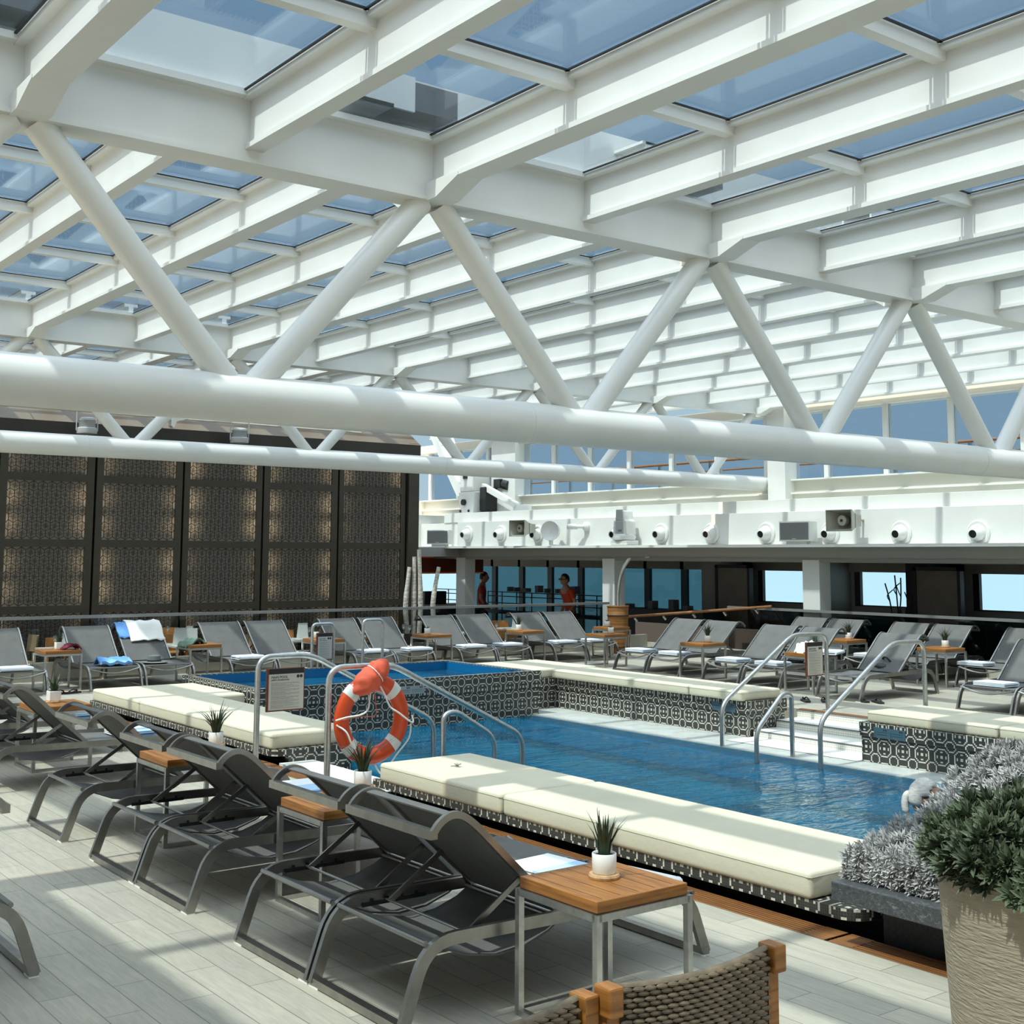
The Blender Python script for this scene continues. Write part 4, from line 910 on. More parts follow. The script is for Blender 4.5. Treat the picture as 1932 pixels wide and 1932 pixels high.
for i in range(900):
    y = 1.5+random.random()*2.1; x = 4.55+.03*random.random(); pts.append((x, y, .27+random.random()*.14, -1.3, 0, .6, .8+.4*random.random()))
for i in range(700):
    x = 4.6+random.random()*4; pts.append((x, 3.58, .28+random.random()*max(.1, hh(x, 3.5)-.30), 0, 1.3, .6, .8+.4*random.random()))
fo = rosettes(pts, .040, .0045, 14, 5).obj('silver_foliage', SILV, None); tag(fo, 'mound of silver grey leafy plants filling the dark stone trough', 'plants', kind='stuff')
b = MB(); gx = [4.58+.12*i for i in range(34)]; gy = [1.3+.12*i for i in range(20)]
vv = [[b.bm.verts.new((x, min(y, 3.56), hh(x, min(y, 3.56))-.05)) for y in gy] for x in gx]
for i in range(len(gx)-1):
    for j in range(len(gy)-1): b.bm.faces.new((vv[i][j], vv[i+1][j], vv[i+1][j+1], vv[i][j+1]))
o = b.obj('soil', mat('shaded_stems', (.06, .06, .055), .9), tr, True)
pl = empty('clay_planter', (3.24, 1.84, 0)); tag(pl, 'big ridged beige clay planter at the right edge with a green succulent shrub', 'planter')
MB().lathe([(.001, 0), (.262, 0), (.268, .02), (.30, .45), (.322, .80), (.326, .825), (.318, .832), (.304, .825), (.30, .78), (.001, .78)], 64).obj('pot', PLANT, pl, True)
MB().lathe([(.001, .785), (.299, .785)], 32).obj('soil', SOIL, pl)
pts = []; random.seed(12)
for i in range(900):
    a = random.random()*2*PI; u = random.random()**.5; R_ = .33*u; h = .80+.20*math.sqrt(max(0, 1-u*u*.9))*(1+.2*math.sin(3*a))+.02*math.sin(9*a)
    pts.append((R_*math.cos(a)*1.06, R_*math.sin(a)*1.06, h-.03*random.random(), math.cos(a)*u*1.5, math.sin(a)*u*1.5, 1.0, .8+.5*random.random()))
for i in range(160):
    a = random.random()*2*PI; pts.append((.315*math.cos(a), .315*math.sin(a), .82+random.random()*.09, math.cos(a)*1.5, math.sin(a)*1.5, .5, 1))
rosettes(pts, .042, .0065, 17, 9).obj('shrub', GREEN, pl)
# ------------------------------------------------------------------ wicker chairs
def wicker(x0, x1, y, z, rz, label):
    r = empty('wicker_chair', (x0, y, 0), rz); tag(r, label, 'chair', 'woven chairs at the bottom edge')
    wd = x1-x0; b = MB(); rows = 40; cols = int(wd/.027)
    top = lambda u: z-.008*(1-(2*u-1)**2)
    for i in range(rows):
        zz = z
        for j in range(cols):
            u = (j+.5)/cols; cx = wd*u; off = .5*(i % 2); cx += (off-.25)*.027
            if cx < .03 or cx > wd-.03: continue
            cz = top(u)-.008-i*.0102; cy = -.012+.03*(2*u-1)**2
            M_ = Matrix.Translation((cx, cy, cz)) @ Matrix.Rotation(.12, 4, 'Y')
            rr = []
            for q, s_ in ((-.0165, .25), (-.010, .85), (0, 1.0), (.010, .85), (.0165, .25)):
                rr.append(b.ring([M_ @ Vector((q, .005*s_*math.cos(k*PI/3), .0052*s_*math.sin(k*PI/3))) for k in range(6)]))
            b.loft(rr)
    b.obj('woven_back', WICK, r, True)
    k_ = MB(); pp = [(wd*i/12, 0) for i in range(13)]
    rings = []
    for i in range(13):
        u = i/12; cy = .03*(2*u-1)**2; rings.append(k_.ring([(wd*u, cy-.008, top(u)-.42), (wd*u, cy+.012, top(u)-.42), (wd*u, cy+.012, top(u)-.004), (wd*u, cy-.008, top(u)-.004)]))
    k_.loft(rings); k_.obj('back_core', mat('wicker_core', (.05, .035, .02), .8) if 'wicker_core' not in MATS else MATS['wicker_core'], r)
    t_ = MB(); rr = [t_.ring([Vector((wd*i/16, .03*(2*i/16-1)**2+.010*math.cos(q*PI/4), top(i/16)-.004+.007*math.sin(q*PI/4))) for q in range(8)]) for i in range(17)]; t_.loft(rr); t_.obj('top_roll', WICK, r, True)
    for sx in (0, 1):
        MB().box(-.02 if sx == 0 else wd-.018, .018 if sx == 0 else wd+.02, -.004, .048, z-.055, z+.004).obj('wood_cap', TEAK, r, bev=.005)
        MB().box(-.012 if sx == 0 else wd-.02, .02 if sx == 0 else wd+.012, .015, .045, 0, z-.055).obj('leg', TEAK, r)
    MB().box(0, wd, .03, .48, .40, .44).obj('seat', WICK, r)
    for sx in (0, 1): MB().box(0 if sx == 0 else wd-.035, .035 if sx == 0 else wd, .44, .475, 0, .40).obj('leg', TEAK, r)
wicker(1.73, 2.20, 1.93, .80, -.02, 'brown woven chair back with wooden corner caps at the bottom edge, right one'); wicker(1.20, 1.69, 1.95, .785, .02, 'brown woven chair back with a wooden corner cap at the bottom edge, left one')

# ------------------------------------------------------------------ balustrades
def balus(name, y=None, x=None, a=0, c=1, zt=.80, zb=.24, label='', step=1.6):
    r = empty(name, (0, 0, 0)); tag(r, label, 'balustrade')
    def P(u, lo, hi, t0, t1): 
        return (u[0], u[1], t0, t1, lo, hi) if x is None else (t0, t1, u[0], u[1], lo, hi)
    q = y if x is None else x; n = int((c-a)/step)
    MB().box(*P((a, c), zt-.005, zt+.035, q-.025, q+.025)).obj('top_rail', RAILG, r)
    for i in range(n): 
        MB().box(*P((a+(c-a)*i/n+.008, a+(c-a)*(i+1)/n-.008), zb, zt-.004, q-.005, q+.005)).obj('glass_pane', GBAL, r)
balus('glass_balustrade', y=16.89, a=-4, c=15.0, label='glass balustrade with grey rail between the back loungers and the dining area')
balus('glass_balustrade', x=15.94, a=2.0, c=14.9, zb=.1, zt=.78, label='glass balustrade with thin grey rail behind the back row on the far side')
hr = empty('ramp_handrail', (0, 0, 0)); tag(hr, 'brown wooden ramp handrail with round steel brackets beside the shower', 'handrail')
MB().tube([(15.3, 16.9, .56), (15.9, 13.9, .84)], .024, 10).obj('rail', TEAKD, hr, True)
for k_ in range(5):
    t_ = .1+k_*.2; MB().tube([(15.3+.6*t_, 16.9-3*t_, .53+.28*t_), (15.36+.6*t_, 16.9-3*t_, .47+.28*t_)], .022, 8).obj('bracket', STEEL, hr, True)
struct(MB().box(16.3, 16.34, 14.0, 17.6, -.5, .42).obj('wall_ramp', mat('ramp_wall', (.13, .095, .075), .6)), 'brown ramp wall')
# shower
sh = empty('shower', (14.6, 16.2, 0)); tag(sh, 'deck shower with a wooden barrel base and curved steel pipe', 'shower')
MB().lathe([(.001, 0), (.165, 0), (.168, .10), (.172, .10), (.172, .13), (.178, .62), (.183, .62), (.183, .655), (.178, .66), (.182, .78), (.19, .785), (.19, .80), (.001, .80)], 36).obj('barrel', BARREL, sh, True)
MB().lathe([(.173, .105), (.176, .105), (.176, .118), (.173, .118)], 36).obj('hoop', DARKST, sh); MB().lathe([(.184, .63), (.188, .63), (.188, .648), (.184, .648)], 36).obj('hoop', DARKST, sh)
MB().tube(smooth([Vector(p) for p in ((0, 0, .79), (0, -.0, 1.0), (.02, -.03, 1.25), (.06, -.09, 1.45), (.13, -.18, 1.62))], 6), .03, 14).obj('pipe', STEEL, sh, True)
MB().box(-.05, .06, -.42, .03, -.012, .012, Matrix.Translation((.12, -.18, 1.63))).obj('shower_head', STEEL, sh)
# birch poles
for i, (x, y, h_, l_) in enumerate(((13.05, 20.5, 1.42, .03), (13.22, 20.5, 1.62, .0), (13.33, 20.45, 1.76, -.02), (13.62, 20.4, 1.42, .05))):
    o = MB().tube(smooth([Vector((0, 0, -.5)), Vector((l_, 0, .1)), Vector((-l_*.6, 0, .7)), Vector((l_*2, 0, h_))], 4), .045, 9, rr=[.05]*10+[.04]*10).obj('birch_pole', BIRCH, None, True, loc=(x, y, 0)); tag(o, 'pale birch pole standing before the end pier, %s' % ('leftmost of the four', 'second from the left', 'tallest of the four', 'forked one on the right')[i], 'pole', 'birch poles beside the lattice wall')
# twig sculpture
ts = empty('twig_sculpture', (18.3, 13.15, -.5)); tag(ts, 'black branching twig sculpture before the second bright window', 'sculpture')
random.seed(21)
for (y0, y1, h_) in ((.12, .30, 1.70), (.05, -.02, 1.80), (-.02, .10, 1.84), (-.10, -.26, 1.66), (.14, .22, 1.15), (-.05, -.12, 1.30)):
    p = [Vector((0, y0, 0)), Vector((.02, y0*.6, h_*.35)), Vector((-.02, (y0+y1)/3, h_*.62)), Vector((0, y1*.7, h_*.82)), Vector((0, y1, h_))]
    MB().tube(smooth(p, 4), .013, 6).obj('branch', BLACK, ts, True)
    MB().tube(smooth([p[3], p[3]+Vector((0, .05, .10)), p[3]+Vector((0, .09 if y1 < 0 else -.07, .2))], 4), .009, 6).obj('twig', BLACK, ts, True)

# ------------------------------------------------------------------ bulkhead fittings
def nozzle():
    r = empty('ball_nozzle'); MY = Matrix.Rotation(-PI/2, 4, 'Y')      # local +z -> -x
    MB().lathe([(.001, 0), (.178, 0), (.182, .02), (.16, .038), (.135, .032), (.001, .03)], 32, M=MY).obj('collar', W, r, True)
    T = Matrix.Rotation(.10, 4, 'Z') @ Matrix.Rotation(-.12, 4, 'Y') @ MY
    MB().lathe([(.001, -.02), (.118, .0), (.122, .05), (.105, .12), (.075, .17), (.072, .19), (.058, .195), (.056, .17), (.001, .168)], 32, M=T).obj('ball', W, r, True)
    MB().lathe([(.001, .186), (.056, .186)], 24, M=T).obj('bore', BLACK, r, True)
    return r
nz0 = nozzle(); ny = (22.78, 21.55, 20.29, 17.85, 16.66, 15.4, 14.15, 12.83, 11.51, 10.22, 8.95)
nl = ('first from the left, above the white bulkhead corner', 'second from the left', 'half behind the left horn speaker', 'left of the domed floodlight', 'right of the domed floodlight', 'in the shadow edge left of centre right', 'left of the second flat speaker', 'between the flat speaker and the right horn', 'right of the right horn speaker', 'farthest right in view', 'beyond the right edge')
for i, y in enumerate(ny[:-1]):
    o = nz0 if i == 0 else copy_tree(nz0); o.location = (16.10, y, 2.12-.0095*(22.78-y)); tag(o, 'white ball nozzle on the bulkhead, ' + nl[i], 'air nozzle', 'ball nozzles along the white bulkhead')
def flat_speaker(y, x, label, rz=0):
    r = empty('flat_speaker', (x, y, 1.845), rz); tag(r, label, 'speaker'); MB().box(-.10, .10, -.30, .30, .05, .37).obj('housing', WI, r, bev=.006); MB().box(-.106, -.10, -.275, .275, .075, .345).obj('grille', SPKG, r); b = MB(); b.box(-.05, .05, -.2, .2, 0, .05); b.obj('bracket', WI, r); MB().box(-.108, -.106, -.04, .04, .085, .095).obj('badge', TAPE, r)
flat_speaker(13.28, 15.85, 'flat white speaker with dark mesh between two nozzles', .05); flat_speaker(23.6, 15.9, 'flat white speaker with dark mesh at the left end of the ledge', .35)
def horn(y, z, label, rz, stand=False):
    r = empty('horn_speaker', (15.72, y, z), rz); tag(r, label, 'speaker', 'horn speakers on the white bulkhead')
    b = MB(); R_ = []
    for q, hw_, hh_ in ((-.22, .235, .155), (-.215, .245, .165), (-.20, .24, .16), (-.02, .15, .11), (.10, .11, .09), (.2, .10, .085)):
        R_.append(b.ring([(q, -hw_, -hh_), (q, hw_, -hh_), (q, hw_, hh_), (q, -hw_, hh_)]))
    b.loft(R_, True, False); b.obj('horn', HORN, r, False)
    b = MB(); b.box(-.02, .0, -.15, .15, -.11, .11); b.obj('throat', mat('horn_inner', (.17, .165, .14), .6) if 'horn_inner' not in MATS else MATS['horn_inner'], r)
    MB().lathe([(.001, 0), (.055, 0), (.075, .02), (.08, .12), (.001, .13)], 20, M=Matrix.Translation((-.02, 0, 0)) @ Matrix.Rotation(-PI/2, 4, 'Y')).obj('driver', HORN, r, True)
    MB().box(-.156, -.15, -.02, .02, -.02, .02).obj('plug', BLACK, r)
    b = MB(); b.tube([(.1, -.0, .02), (.42, -.0, .02)], .02, 8); b.obj('arm', HORN, r)
horn(12.2, 2.20, 'grey beige horn speaker on the bulkhead at the right', .0); horn(20.25, 2.20, 'grey beige horn speaker on a pole at the left', .05)
sl = empty('searchlight', (15.80, 19.5, 1.845)); tag(sl, 'white round searchlight standing beside the left horn speaker', 'lamp')
MB().lathe([(.001, .16), (.10, .15), (.19, .02), (.20, -.06), (.19, -.07), (.16, -.05), (.001, -.02)], 28, M=Matrix.Translation((0, 0, .30)) @ Matrix.Rotation(.5, 4, 'Z') @ Matrix.Rotation(PI/2, 4, 'Y')).obj('dish', W, sl, True)
b = MB(); b.box(-.03, .03, -.03, .03, 0, .3); b.tube([(0, -.05, .02), (.0, -.3, .01)], .01, 6); b.obj('stand', W, sl); MB().box(-.12, .12, -.10, .10, 0, .012).obj('base', W, sl)
fl_ = empty('domed_floodlight', (15.82, 17.36, 1.845)); tag(fl_, 'white moving-head floodlight with a grey domed top on the ledge', 'lamp')
MB().box(-.16, .16, -.22, .22, 0, .09).obj('base', W, fl_, bev=.02); MB().lathe([(.001, .09), (.2, .10), (.22, .16), (.19, .21), (.001, .21)], 28).obj('yoke_base', W, fl_, True)
MB().prism([(-.19, .19), (.19, .19), (.17, .45), (.12, .47), (.10, .64), (-.10, .64), (-.13, .47), (-.17, .45)], -.12, .12, 'x').obj('yoke', WI, fl_, bev=.015); MB().box(-.135, -.12, -.10, .10, .22, .44).obj('head', mat('floodlight_grey', (.36, .38, .38), .5), fl_); MB().prism([(-.095, .46), (.095, .46), (.085, .66), (-.085, .66)], -.13, -.118, 'x').obj('dome', MATS['floodlight_grey'], fl_)
MB().box(-.138, -.135, -.07, .03, .25, .29).obj('label_plate', SPKG, fl_)
cm = empty('security_camera', (16.10, 18.75, 2.22)); tag(cm, 'small white bullet camera on the bulkhead', 'camera'); MB().lathe([(.001, 0), (.085, 0), (.085, .05), (.06, .09), (.001, .10)], 24, M=Matrix.Rotation(-PI/2, 4, 'Y')).obj('mount', W, cm, True)
MB().tube([(-.08, 0, 0), (-.20, .12, .0)], .038, 14).obj('arm', W, cm, True); MB().tube([(-.17, .10, 0), (-.26, .26, -.01)], .055, 16).obj('body', W, cm, True); MB().tube([(-.258, .256, -.01), (-.265, .27, -.01)], .042, 16).obj('lens', BLACK, cm, True)
# lamps on the lattice wall rail
for i, (x, l_) in enumerate(((7.15, 'white cylindrical lamp over the lattice wall, left one'), (9.98, 'white cylindrical lamp over the lattice wall, right one'))):
    r = empty('ceiling_spot', (x, YS-.5, 3.70)); tag(r, l_, 'lamp', 'hanging lamps over the lattice screens')
    MB().lathe([(.001, 0), (.165, 0), (.17, .02), (.17, .09), (.14, .11), (.13, .26), (.10, .28), (.001, .28)], 24).obj('body', mat('lamp_grey', (.45, .46, .45), .5) if i == 0 else MATS['lamp_grey'], r, True)
    b = MB()
    for q in range(6): b.lathe([(.135, .115+q*.022), (.15, .12+q*.022), (.135, .125+q*.022)], 20)
    b.obj('cooling_fins', MATS['lamp_grey'], r); b = MB(); b.tube([(-.18, 0, .05), (-.18, 0, .40), (.18, 0, .40), (.18, 0, .05)], .012, 6); b.obj('yoke', MATS['lamp_grey'], r)
wc = empty('wall_camera', (8.75, YS-.45, 4.0)); tag(wc, 'white angular camera on the fascia between the two lamps', 'camera'); MB().prism([(-.2, .13), (.16, .16), (.2, .08), (.0, .02), (-.05, -.10), (-.1, -.06), (-.1, .03)], -.07, .07).obj('body', WI, wc); MB().box(-.02, .10, -.03, .3, .10, .14).obj('bracket', WI, wc)
# crane
cn = empty('boat_crane', (16.9, 23.6, 2.60)); tag(cn, 'white crane machine with slanted arms and dark motors above the bulkhead corner', 'crane')
MB().box(-.28, .22, -.30, .32, .22, .50).obj('gear_housing', W, cn, bev=.03); MB().prism([(-.28, .0), (.14, .0), (.22, .12), (.30, .50), (-.34, .50), (-.30, .18)], -.30, .06, 'x').obj('lower_casting', W, cn, bev=.02)
MB().box(-.30, .20, -.26, .26, .50, .95).obj('upper_housing', W, cn, bev=.03); MB().box(-.32, -.30, -.06, .10, .80, .93).obj('nameplate', INK, cn)
MB().lathe([(.001, 0), (.07, 0), (.07, .06), (.05, .065), (.001, .05)], 20, M=Matrix.Translation((-.30, .05, .26)) @ Matrix.Rotation(-PI/2, 4, 'Y')).obj('shaft_end', DARKST, cn, True)
for y in (-.13, .20): MB().lathe([(.001, 0), (.03, 0), (.03, .02), (.001, .02)], 14, M=Matrix.Translation((-.305, y, .06)) @ Matrix.Rotation(-PI/2, 4, 'Y')).obj('bolt', BLACK, cn)
MB().box(-.15, .2, -.55, -.32, .05, .60).obj('drum', DARKST, cn, bev=.03); MB().tube([(.25, -.75, .66), (.25, -.95, .62)], .12, 16).obj('motor', BLACK, cn, True); MB().box(.12, .35, -.74, -.5, .58, .78).obj('motor_block', BLACK, cn)
MB().prism([(.25, .42), (.66, .42), (2.02, 2.15), (1.76, 2.15), (.66, .80), (.25, .72)], -.10, .08, 'x').obj('main_arm', WI, cn, bev=.01)
MB().prism([(.55, .60), (.75, .55), (1.75, 2.15), (1.60, 2.15)], .22, .32, 'x').obj('second_arm', WI, cn, bev=.01)
MB().box(-.06, .06, -1.35, 0, -.06, .07, Matrix.Translation((-.05, -.34, .62)) @ Matrix.Rotation(.36, 4, 'X')).obj('front_arm', WI, cn, bev=.01)
MB().box(-.08, .10, -1.95, -1.50, .0, .16).obj('arm_foot', W, cn, bev=.01)
b = MB(); b.tube(smooth([Vector((.0, .9, 1.3)), Vector((-.05, .75, .85)), Vector((-.1, .5, .72)), Vector((-.2, .2, .78))], 5), .012, 6); b.obj('cable', BLACK, cn, True)

# ------------------------------------------------------------------ dining area beyond the balustrade
FZ = -.5
def dtable():
    r = empty('dining_table'); MB().box(-.42, .42, -.38, .38, .735, .765).obj('marble_top', MAR, r, bev=.004); MB().tube([(0, 0, 0), (0, 0, .735)], .035, 12).obj('pedestal', BLACK, r, True); MB().lathe([(.001, 0), (.24, 0), (.23, .02), (.001, .03)], 20).obj('base', BLACK, r); return r
def dchair(col):
    r = empty('dining_chair'); MB().box(-.22, .22, -.22, .22, .42, .46).obj('seat', col, r, bev=.01)
    b = MB(); 
    R_ = [b.ring([(-.23+.46*i/8, .21+.05*math.sin(PI*i/8), .60), (-.23+.46*i/8, .235+.05*math.sin(PI*i/8), .60), (-.23+.46*i/8, .26+.05*math.sin(PI*i/8), .86), (-.23+.46*i/8, .235+.05*math.sin(PI*i/8), .86)]) for i in range(9)]; b.loft(R_); b.obj('backrest', col, r, True)
    for sx in (-1, 1):
        for sy in (-1, 1): MB().box(sx*.2-.016, sx*.2+.016, sy*.2-.016, sy*.2+.016, 0, .6 if sy > 0 else .42).obj('leg', col, r)
    return r
def menu(x, y, label, w_=.2, m_=MENU):
    r = empty('menu_holder', (x, y, FZ+.765)); tag(r, label, 'menu', 'upright menu cards on the dining tables'); b = MB(); b.box(-w_/2, w_/2, -.006, 0, 0, .26); b.obj('card', m_, r); MB().prism([(-.05, 0), (.05, 0), (.0, .26)], -w_/2, w_/2, 'x').obj('stand', POT, r)
def glassobj():
    return MB().lathe([(.001, 0), (.034, 0), (.034, .004), (.004, .008), (.004, .085), (.03, .11), (.038, .14), (.03, .175), (.027, .175), (.035, .14), (.001, .11)], 16).obj('wine_glass', GLASSW, None, True)
dt0 = dtable(); dcA = dchair(OAK); dcB = dchair(mat('wicker_light', (.30, .22, .12), .7)); dcC = dchair(mat('dark_brown_chair', (.05, .03, .02), .6)); wg = glassobj(); ftab = ftA = ftB = ftC = fg = True
tabs = [(4.1, 18.7), (6.2, 18.9), (8.0, 18.7), (9.9, 18.8), (11.7, 18.7), (13.5, 18.6), (15.0, 19.3), (5.2, 20.55), (8.6, 20.55)]
nm = ['first at the left edge', 'second from the left', 'third from the left', 'fourth from the left', 'fifth from the left', 'rightmost near the birch poles', 'beside the white column', 'far row, left', 'far row, middle']
usedp = set()
def cp(o):
    if o.name in usedp: return copy_tree(o)
    usedp.add(o.name); return o
P0 = {id(o): o for o in (dt0, dcA, dcB, dcC, wg)}
cnt = 0
for i, (x, y) in enumerate(tabs):
    o = cp(dt0) if i else dt0; usedp.add(dt0.name); o.location = (x, y, FZ); tag(o, 'white-topped dining table behind the balustrade, ' + nm[i], 'table', 'dining tables below the lattice wall')
    for j, (dx, dy, rz, pr_, cn_) in enumerate(((-.18, -.70, PI, dcA if i % 2 else dcC, 'oak' if i % 2 else 'dark brown'), (.72, .12, -PI/2, dcB, 'tan'), (.12, .72, 0, dcA, 'oak'))):
        if (i+j) % 4 == 3 and i > 2 or (i in (5, 6) and j == 1): continue
        c = cp(pr_); c.location = (x+dx, y+dy, FZ); c.rotation_euler = (0, 0, rz+.1*math.sin(i*3+j)); tag(c, '%s dining chair %s the dining table, %s' % (cn_, ('in front of', 'right of', 'behind')[j], nm[i]), 'chair', 'dining chairs below the lattice wall')
    for j, (dx, dy) in enumerate(((-.22, .1), (.2, -.12), (.28, .2))):
        c = cp(wg); c.location = (x+dx, y+dy, FZ+.766); tag(c, 'stemmed wine glass on the dining table, ' + nm[i], 'glass', 'wine glasses on the table, ' + nm[i])
for x, y, l, w_ in ((3.95, 18.75, 'white menu card at the left edge over the balustrade', .17), (6.15, 18.9, 'pale menu card above the leftmost whole lounger', .18), (7.75, 18.6, 'grey white menu box between the hung towels and the green garment', .20), (8.1, 19.0, 'white menu card behind the grey menu box', .18), (9.95, 18.8, 'tall menu card left of the second pool sign', .17), (13.2, 18.6, 'white menu card before the birch poles', .20), (14.72, 19.2, 'white printed menu card left of the white column', .18), (15.2, 19.2, 'white menu card with a dark emblem right of the white column', .22)): menu(x, y, l, w_)
# bar counter
bc = empty('bar_counter', (14.6, 24.3, FZ)); tag(bc, 'dark bar counter with a pale edge under the orange canopy', 'counter'); MB().box(0, 2.6, 0, .6, 0, .98).obj('body', DARKST, bc); MB().box(-.02, 2.62, -.03, .62, .98, 1.02).obj('edge_trim', CREAMW, bc)
def item(nm_, b, m_, loc, l_, c_, g_=None): o = b.obj(nm_, m_, None, loc=loc); return tag(o, l_, c_, g_)
item('serving_box', MB().box(-.25, .25, -.1, .1, 0, .22), BLACK, (15.0, 24.45, FZ+1.02), 'black box on the bar counter, left', 'box'); item('serving_bowl', MB().lathe([(.001, 0), (.08, 0), (.2, .2), (.19, .2), (.001, .03)], 16), BLACK, (15.6, 24.45, FZ+1.02), 'black flared bowl on the bar counter', 'bowl'); item('serving_box', MB().box(-.3, .3, -.1, .1, 0, .3), BLACK, (16.3, 24.45, FZ+1.02), 'large black box on the bar counter, right', 'box')
# buffet frames
def buf(x, y0, y1, label):
    r = empty('buffet_stand', (x, 0, FZ)); tag(r, label, 'shelf'); b = MB()
    for z in (1.28, 1.18, 1.02): b.tube([(0, y0, z), (0, y1, z)], .012, 6)
    b.obj('rails', BLACK, r)
    n = max(2, int((y1-y0)/.55))
    for i in range(n+1): MB().tube([(0, y0+(y1-y0)*i/n, 0), (0, y0+(y1-y0)*i/n, 1.28)], .014, 6).obj('post', BLACK, r)
    MB().box(-.25, .25, y0, y1, .78, .84).obj('counter', BLACK, r)
buf(18.2, 20.3, 24.9, 'black steel buffet frame before the dark windows'); buf(18.4, 26.2, 27.6, 'short black buffet frame behind the bar')
for i, (y, h_, w_) in enumerate(((24.0, .11, .06), (23.75, .10, .06), (23.4, .09, .2), (22.9, .16, .12), (22.6, .1, .05), (22.2, .1, .06), (21.9, .1, .06), (21.6, .17, .14))):
    item('buffet_box', MB().box(-.08, .08, -w_/2, w_/2, 0, h_), mat('buffet_grey', (.12, .12, .12), .7) if i == 0 else MATS['buffet_grey'], (18.2, y, FZ+1.30), 'small grey box on top of the black buffet frame', 'box', 'grey boxes on the buffet frame')
for i, (y, h_) in enumerate(((18.9, .16), (18.3, .2), (19.6, .08), (17.9, .09))): item('side_box', MB().box(-.08, .08, -.07, .07, 0, h_), MATS['buffet_grey'], (18.0, y, FZ+1.08), 'dark box on the side counter right of the shower pipe', 'box', 'dark boxes on the side counter')
item('side_counter', MB().box(-.3, .3, 0, 3.0, 0, 1.08), BLACK, (18.0, 17.2, FZ), 'long black counter right of the shower pipe', 'counter')

# ------------------------------------------------------------------ people
def skin_mesh(name, verts, edges, m_, parent, sub=2):
    me = bpy.data.meshes.new(name); me.from_pydata([v[0] for v in verts], edges, []); o = bpy.data.objects.new(name, me); COL.objects.link(o)
    md = o.modifiers.new('s', 'SKIN'); md.use_smooth_shade = True; o.modifiers.new('u', 'SUBSURF').levels = sub; o.modifiers['u'].render_levels = sub
    for i, v in enumerate(verts): me.skin_vertices[0].data[i].radius = v[1]
    me.skin_vertices[0].data[0].use_root = True
    dg = bpy.context.evaluated_depsgraph_get(); m2 = bpy.data.meshes.new_from_object(o.evaluated_get(dg)); bpy.data.objects.remove(o)
    o = bpy.data.objects.new(name, m2); COL.objects.link(o); m2.materials.clear(); m2.materials.append(m_); o.parent = parent
    for p in m2.polygons: p.use_smooth = True
    return o
def head(parent, z, turn, hair_m, hs_=1.0, tail=False, glasses=False, loc=(0, 0)):
    b = MB(); bmesh.ops.create_uvsphere(b.bm, u_segments=24, v_segments=18, radius=1)
    for v in b.bm.verts:
        x, y, zz = v.co; jaw = 1-.30*max(0, -zz)**1.3
        f = 1.0
        if y < 0: f = 1-.10*abs(zz)*0
        v.co = Vector((x*.075*jaw, y*.096*(1-.12*max(0, -zz)), zz*.118))
        d = math.hypot(x*1.0, zz+.12)
        if y < -.6: v.co.y -= .016*math.exp(-(x/.14)**2-((zz+.15)/.18)**2); v.co.y += .010*math.exp(-((abs(x)-.35)/.18)**2-((zz-.08)/.12)**2)
    H = b.obj('head', SKIN, parent, True, loc=(loc[0], loc[1], z)); H.rotation_euler = (0, 0, turn); H.scale = (hs_,)*3
    for sx in (-1, 1): MB().lathe([(.001, -.004), (.02, 0), (.026, .008), (.001, .01)], 12, M=Matrix.Translation((sx*.074, .01, -.01)) @ Matrix.Rotation(sx*PI/2, 4, 'Y')).obj('ear', SKIN, H, True)
    MB().box(-.026, .026, -.089, -.084, -.062, -.055).obj('mouth', REDD, H, bev=.002)
    b = MB(); bmesh.ops.create_uvsphere(b.bm, u_segments=24, v_segments=18, radius=1)
    rm_ = [v for v in b.bm.verts if (v.co.z < .12 and v.co.y < .12) or (v.co.y < -.45 and v.co.z < .55) or v.co.z < -.42]
    for v in b.bm.verts: v.co = Vector((v.co.x*.084, v.co.y*.104+.006, v.co.z*.125+.008))*(1+.03*math.sin(30*v.co.x)*math.sin(17*v.co.z))
    bmesh.ops.delete(b.bm, geom=rm_, context='VERTS'); hr_ = b.obj('hair', hair_m, H, True); s_ = hr_.modifiers.new('t', 'SOLIDIFY'); s_.thickness = .008
    if glasses: 
        b = MB()
        for sx in (-1, 1): b.box(sx*.033-.025, sx*.033+.025, -.101, -.094, .0, .034); b.box(sx*.078-.003, sx*.078+.003, -.095, .02, .012, .022)
        b.box(-.01, .01, -.103, -.097, .018, .026); b.obj('glasses', BLACK, H)
    if tail:
        MB().tube(smooth([Vector((0, .085, .03)), Vector((0, .115, .02)), Vector((0, .128, -.03)), Vector((0, .122, -.09)), Vector((0, .115, -.13))], 5), .03, 10, rr=[.014]*3+[.024]*12+[.016]*4+[.005]*6).obj('ponytail', hair_m, H, True)
    return H
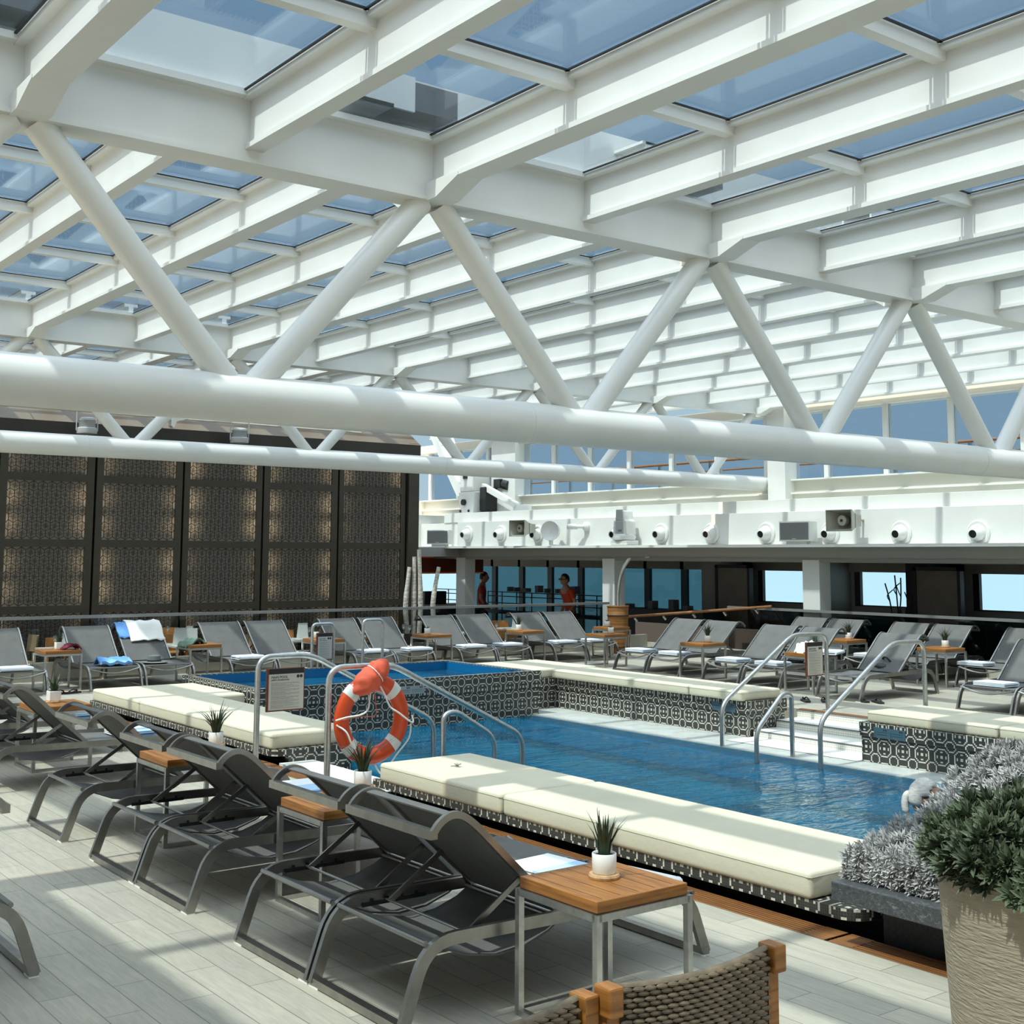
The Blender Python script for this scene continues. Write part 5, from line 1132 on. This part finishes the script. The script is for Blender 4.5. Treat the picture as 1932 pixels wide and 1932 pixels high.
def person(x, y, rz, shirt, label, hair_m, glasses, lean=.06):
    r = empty('person', (x, y, FZ), rz); tag(r, label, 'person', 'people standing behind the balustrade')
    L_ = lean
    V = [((0, 0, .92), (.15, .11)), ((0, 0, 1.08), (.14, .10)), ((0, -L_*.5, 1.30), (.17, .11)), ((0, -L_, 1.43), (.12, .085)), ((0, -L_-.02, 1.49), (.062, .062)), ((0, -L_-.03, 1.55), (.058, .06)),
         ((.18, -L_, 1.40), (.055, .055)), ((.23, -.01, 1.14), (.042, .042)), ((.20, -.16, .92), (.032, .03)), ((.19, -.22, .86), (.03, .02)),
         ((-.18, -L_, 1.40), (.055, .055)), ((-.24, 0, 1.14), (.042, .042)), ((-.22, -.12, .90), (.032, .03)), ((-.21, -.18, .84), (.03, .02)),
         ((.09, 0, .84), (.085, .09)), ((.10, .0, .48), (.055, .06)), ((.10, .03, .09), (.038, .042)), ((.11, -.12, .035), (.035, .03)),
         ((-.09, 0, .84), (.085, .09)), ((-.10, -.02, .48), (.055, .06)), ((-.10, .03, .09), (.038, .042)), ((-.11, -.12, .035), (.035, .03))]
    E_ = [(0, 1), (1, 2), (2, 3), (3, 4), (4, 5), (3, 6), (6, 7), (7, 8), (8, 9), (3, 10), (10, 11), (11, 12), (12, 13), (0, 14), (14, 15), (15, 16), (16, 17), (0, 18), (18, 19), (19, 20), (20, 21)]
    skin_mesh('body', V, E_, SKIN, r)
    g = lambda t_, k: (t_[0], (t_[1][0]*k+.006, t_[1][1]*k+.006))
    SV = [g(V[0], 1.08), g(V[1], 1.08), g(V[2], 1.08), g(((0, -L_, 1.445), (.135, .095)), 1.08), g(V[6], 1.15), g(((.215, -.02, 1.22), (.05, .05)), 1.2), g(V[10], 1.15), g(((-.22, -.02, 1.22), (.05, .05)), 1.2)]
    skin_mesh('shirt', SV, [(0, 1), (1, 2), (2, 3), (3, 4), (4, 5), (3, 6), (6, 7)], shirt, r)
    TV = [g(((0, 0, .93), (.14, .11)), 1.05), g(V[14], 1.1), g(V[15], 1.12), g(V[16], 1.3), g(V[18], 1.1), g(V[19], 1.12), g(V[20], 1.3)]
    skin_mesh('trousers', TV, [(0, 1), (1, 2), (2, 3), (0, 4), (4, 5), (5, 6)], TROU, r)
    head(r, 1.625, 0, hair_m, 1.08, False, glasses, (0, -L_-.05))
    return r
person(17.6, 21.05, -1.75, RED, 'person in an orange T-shirt with glasses leaning forward before the dark windows', HAIRD, True, .10)
person(17.6, 24.35, .9, REDD, 'person in a dark red shirt seen in silhouette beside the buffet', HAIRD, False, .02)
# bather at the right
r = empty('person', (7.55, 5.32, -.22)); tag(r, 'bather with white hair in a ponytail and dark glasses behind the silver foliage', 'person')
r.rotation_euler = (0, 0, .72)
V = [((0, 0, -.75), (.13, .10)), ((0, 0, -.45), (.13, .10)), ((0, 0, -.18), (.16, .10)), ((0, 0, -.03), (.11, .075)), ((0, -.01, .05), (.047, .047)), ((0, -.02, .12), (.045, .048)),
     ((.17, 0, -.06), (.052, .052)), ((.30, -.12, -.17), (.042, .042)), ((.34, -.34, -.22), (.032, .03)), ((.34, -.44, -.23), (.03, .015)), ((-.17, 0, -.06), (.052, .052)), ((-.34, -.10, -.10), (.042, .042)), ((-.48, -.30, -.14), (.032, .03)), ((-.52, -.39, -.15), (.03, .015)), ((.09, 0, -.9), (.08, .08)), ((-.09, 0, -.9), (.08, .08))]
skin_mesh('body', V, [(0, 1), (1, 2), (2, 3), (3, 4), (4, 5), (3, 6), (6, 7), (7, 8), (8, 9), (3, 10), (10, 11), (11, 12), (12, 13), (0, 14), (0, 15)], SKIN, r)
head(r, .23, 0, HAIRW, 1.06, True, True, (0, -.04))
# bather with scarf, only the crown shows
r = empty('person', (6.28, 7.05, -.52)); tag(r, 'bather low in the water, dark hair with a patterned scarf bow', 'person'); r.rotation_euler = (0, 0, .6)
skin_mesh('body', [((0, 0, -.6), (.13, .1)), ((0, 0, -.2), (.15, .1)), ((0, 0, 0), (.11, .08)), ((0, 0, .12), (.045, .045)), ((.17, 0, -.04), (.05, .05)), ((.28, -.15, -.15), (.04, .04)), ((-.17, 0, -.04), (.05, .05)), ((-.28, -.15, -.15), (.04, .04))], [(0, 1), (1, 2), (2, 3), (2, 4), (4, 5), (2, 6), (6, 7)], SKIN, r)
H = head(r, .23, 0, HAIRD, 1.0, False, False, (0, -.02))
b = MB(); b.prism([(-.07, .115), (-.085, .16), (-.02, .135), (-.01, .19), (.02, .135), (.075, .165), (.07, .115)], -.02, .015); b.obj('scarf_bow', CLIP, H)

# ------------------------------------------------------------------ sea
sea = MB().box(40, 5000, -4000, 5000, -22.2, -22).obj('sea', SEA); struct(sea, 'pale blue calm sea beyond the windows')
# small extras: napkins and plates on dining tables
for i, (x, y) in enumerate(tabs[:6]):
    o = MB().lathe([(.001, 0), (.06, 0), (.11, .012), (.105, .014), (.001, .006)], 20).obj('plate', POT, None, True, loc=(x-.12, y-.2, FZ+.766)); tag(o, 'white plate on the dining table, ' + nm[i], 'plate', 'white plates on the dining tables')
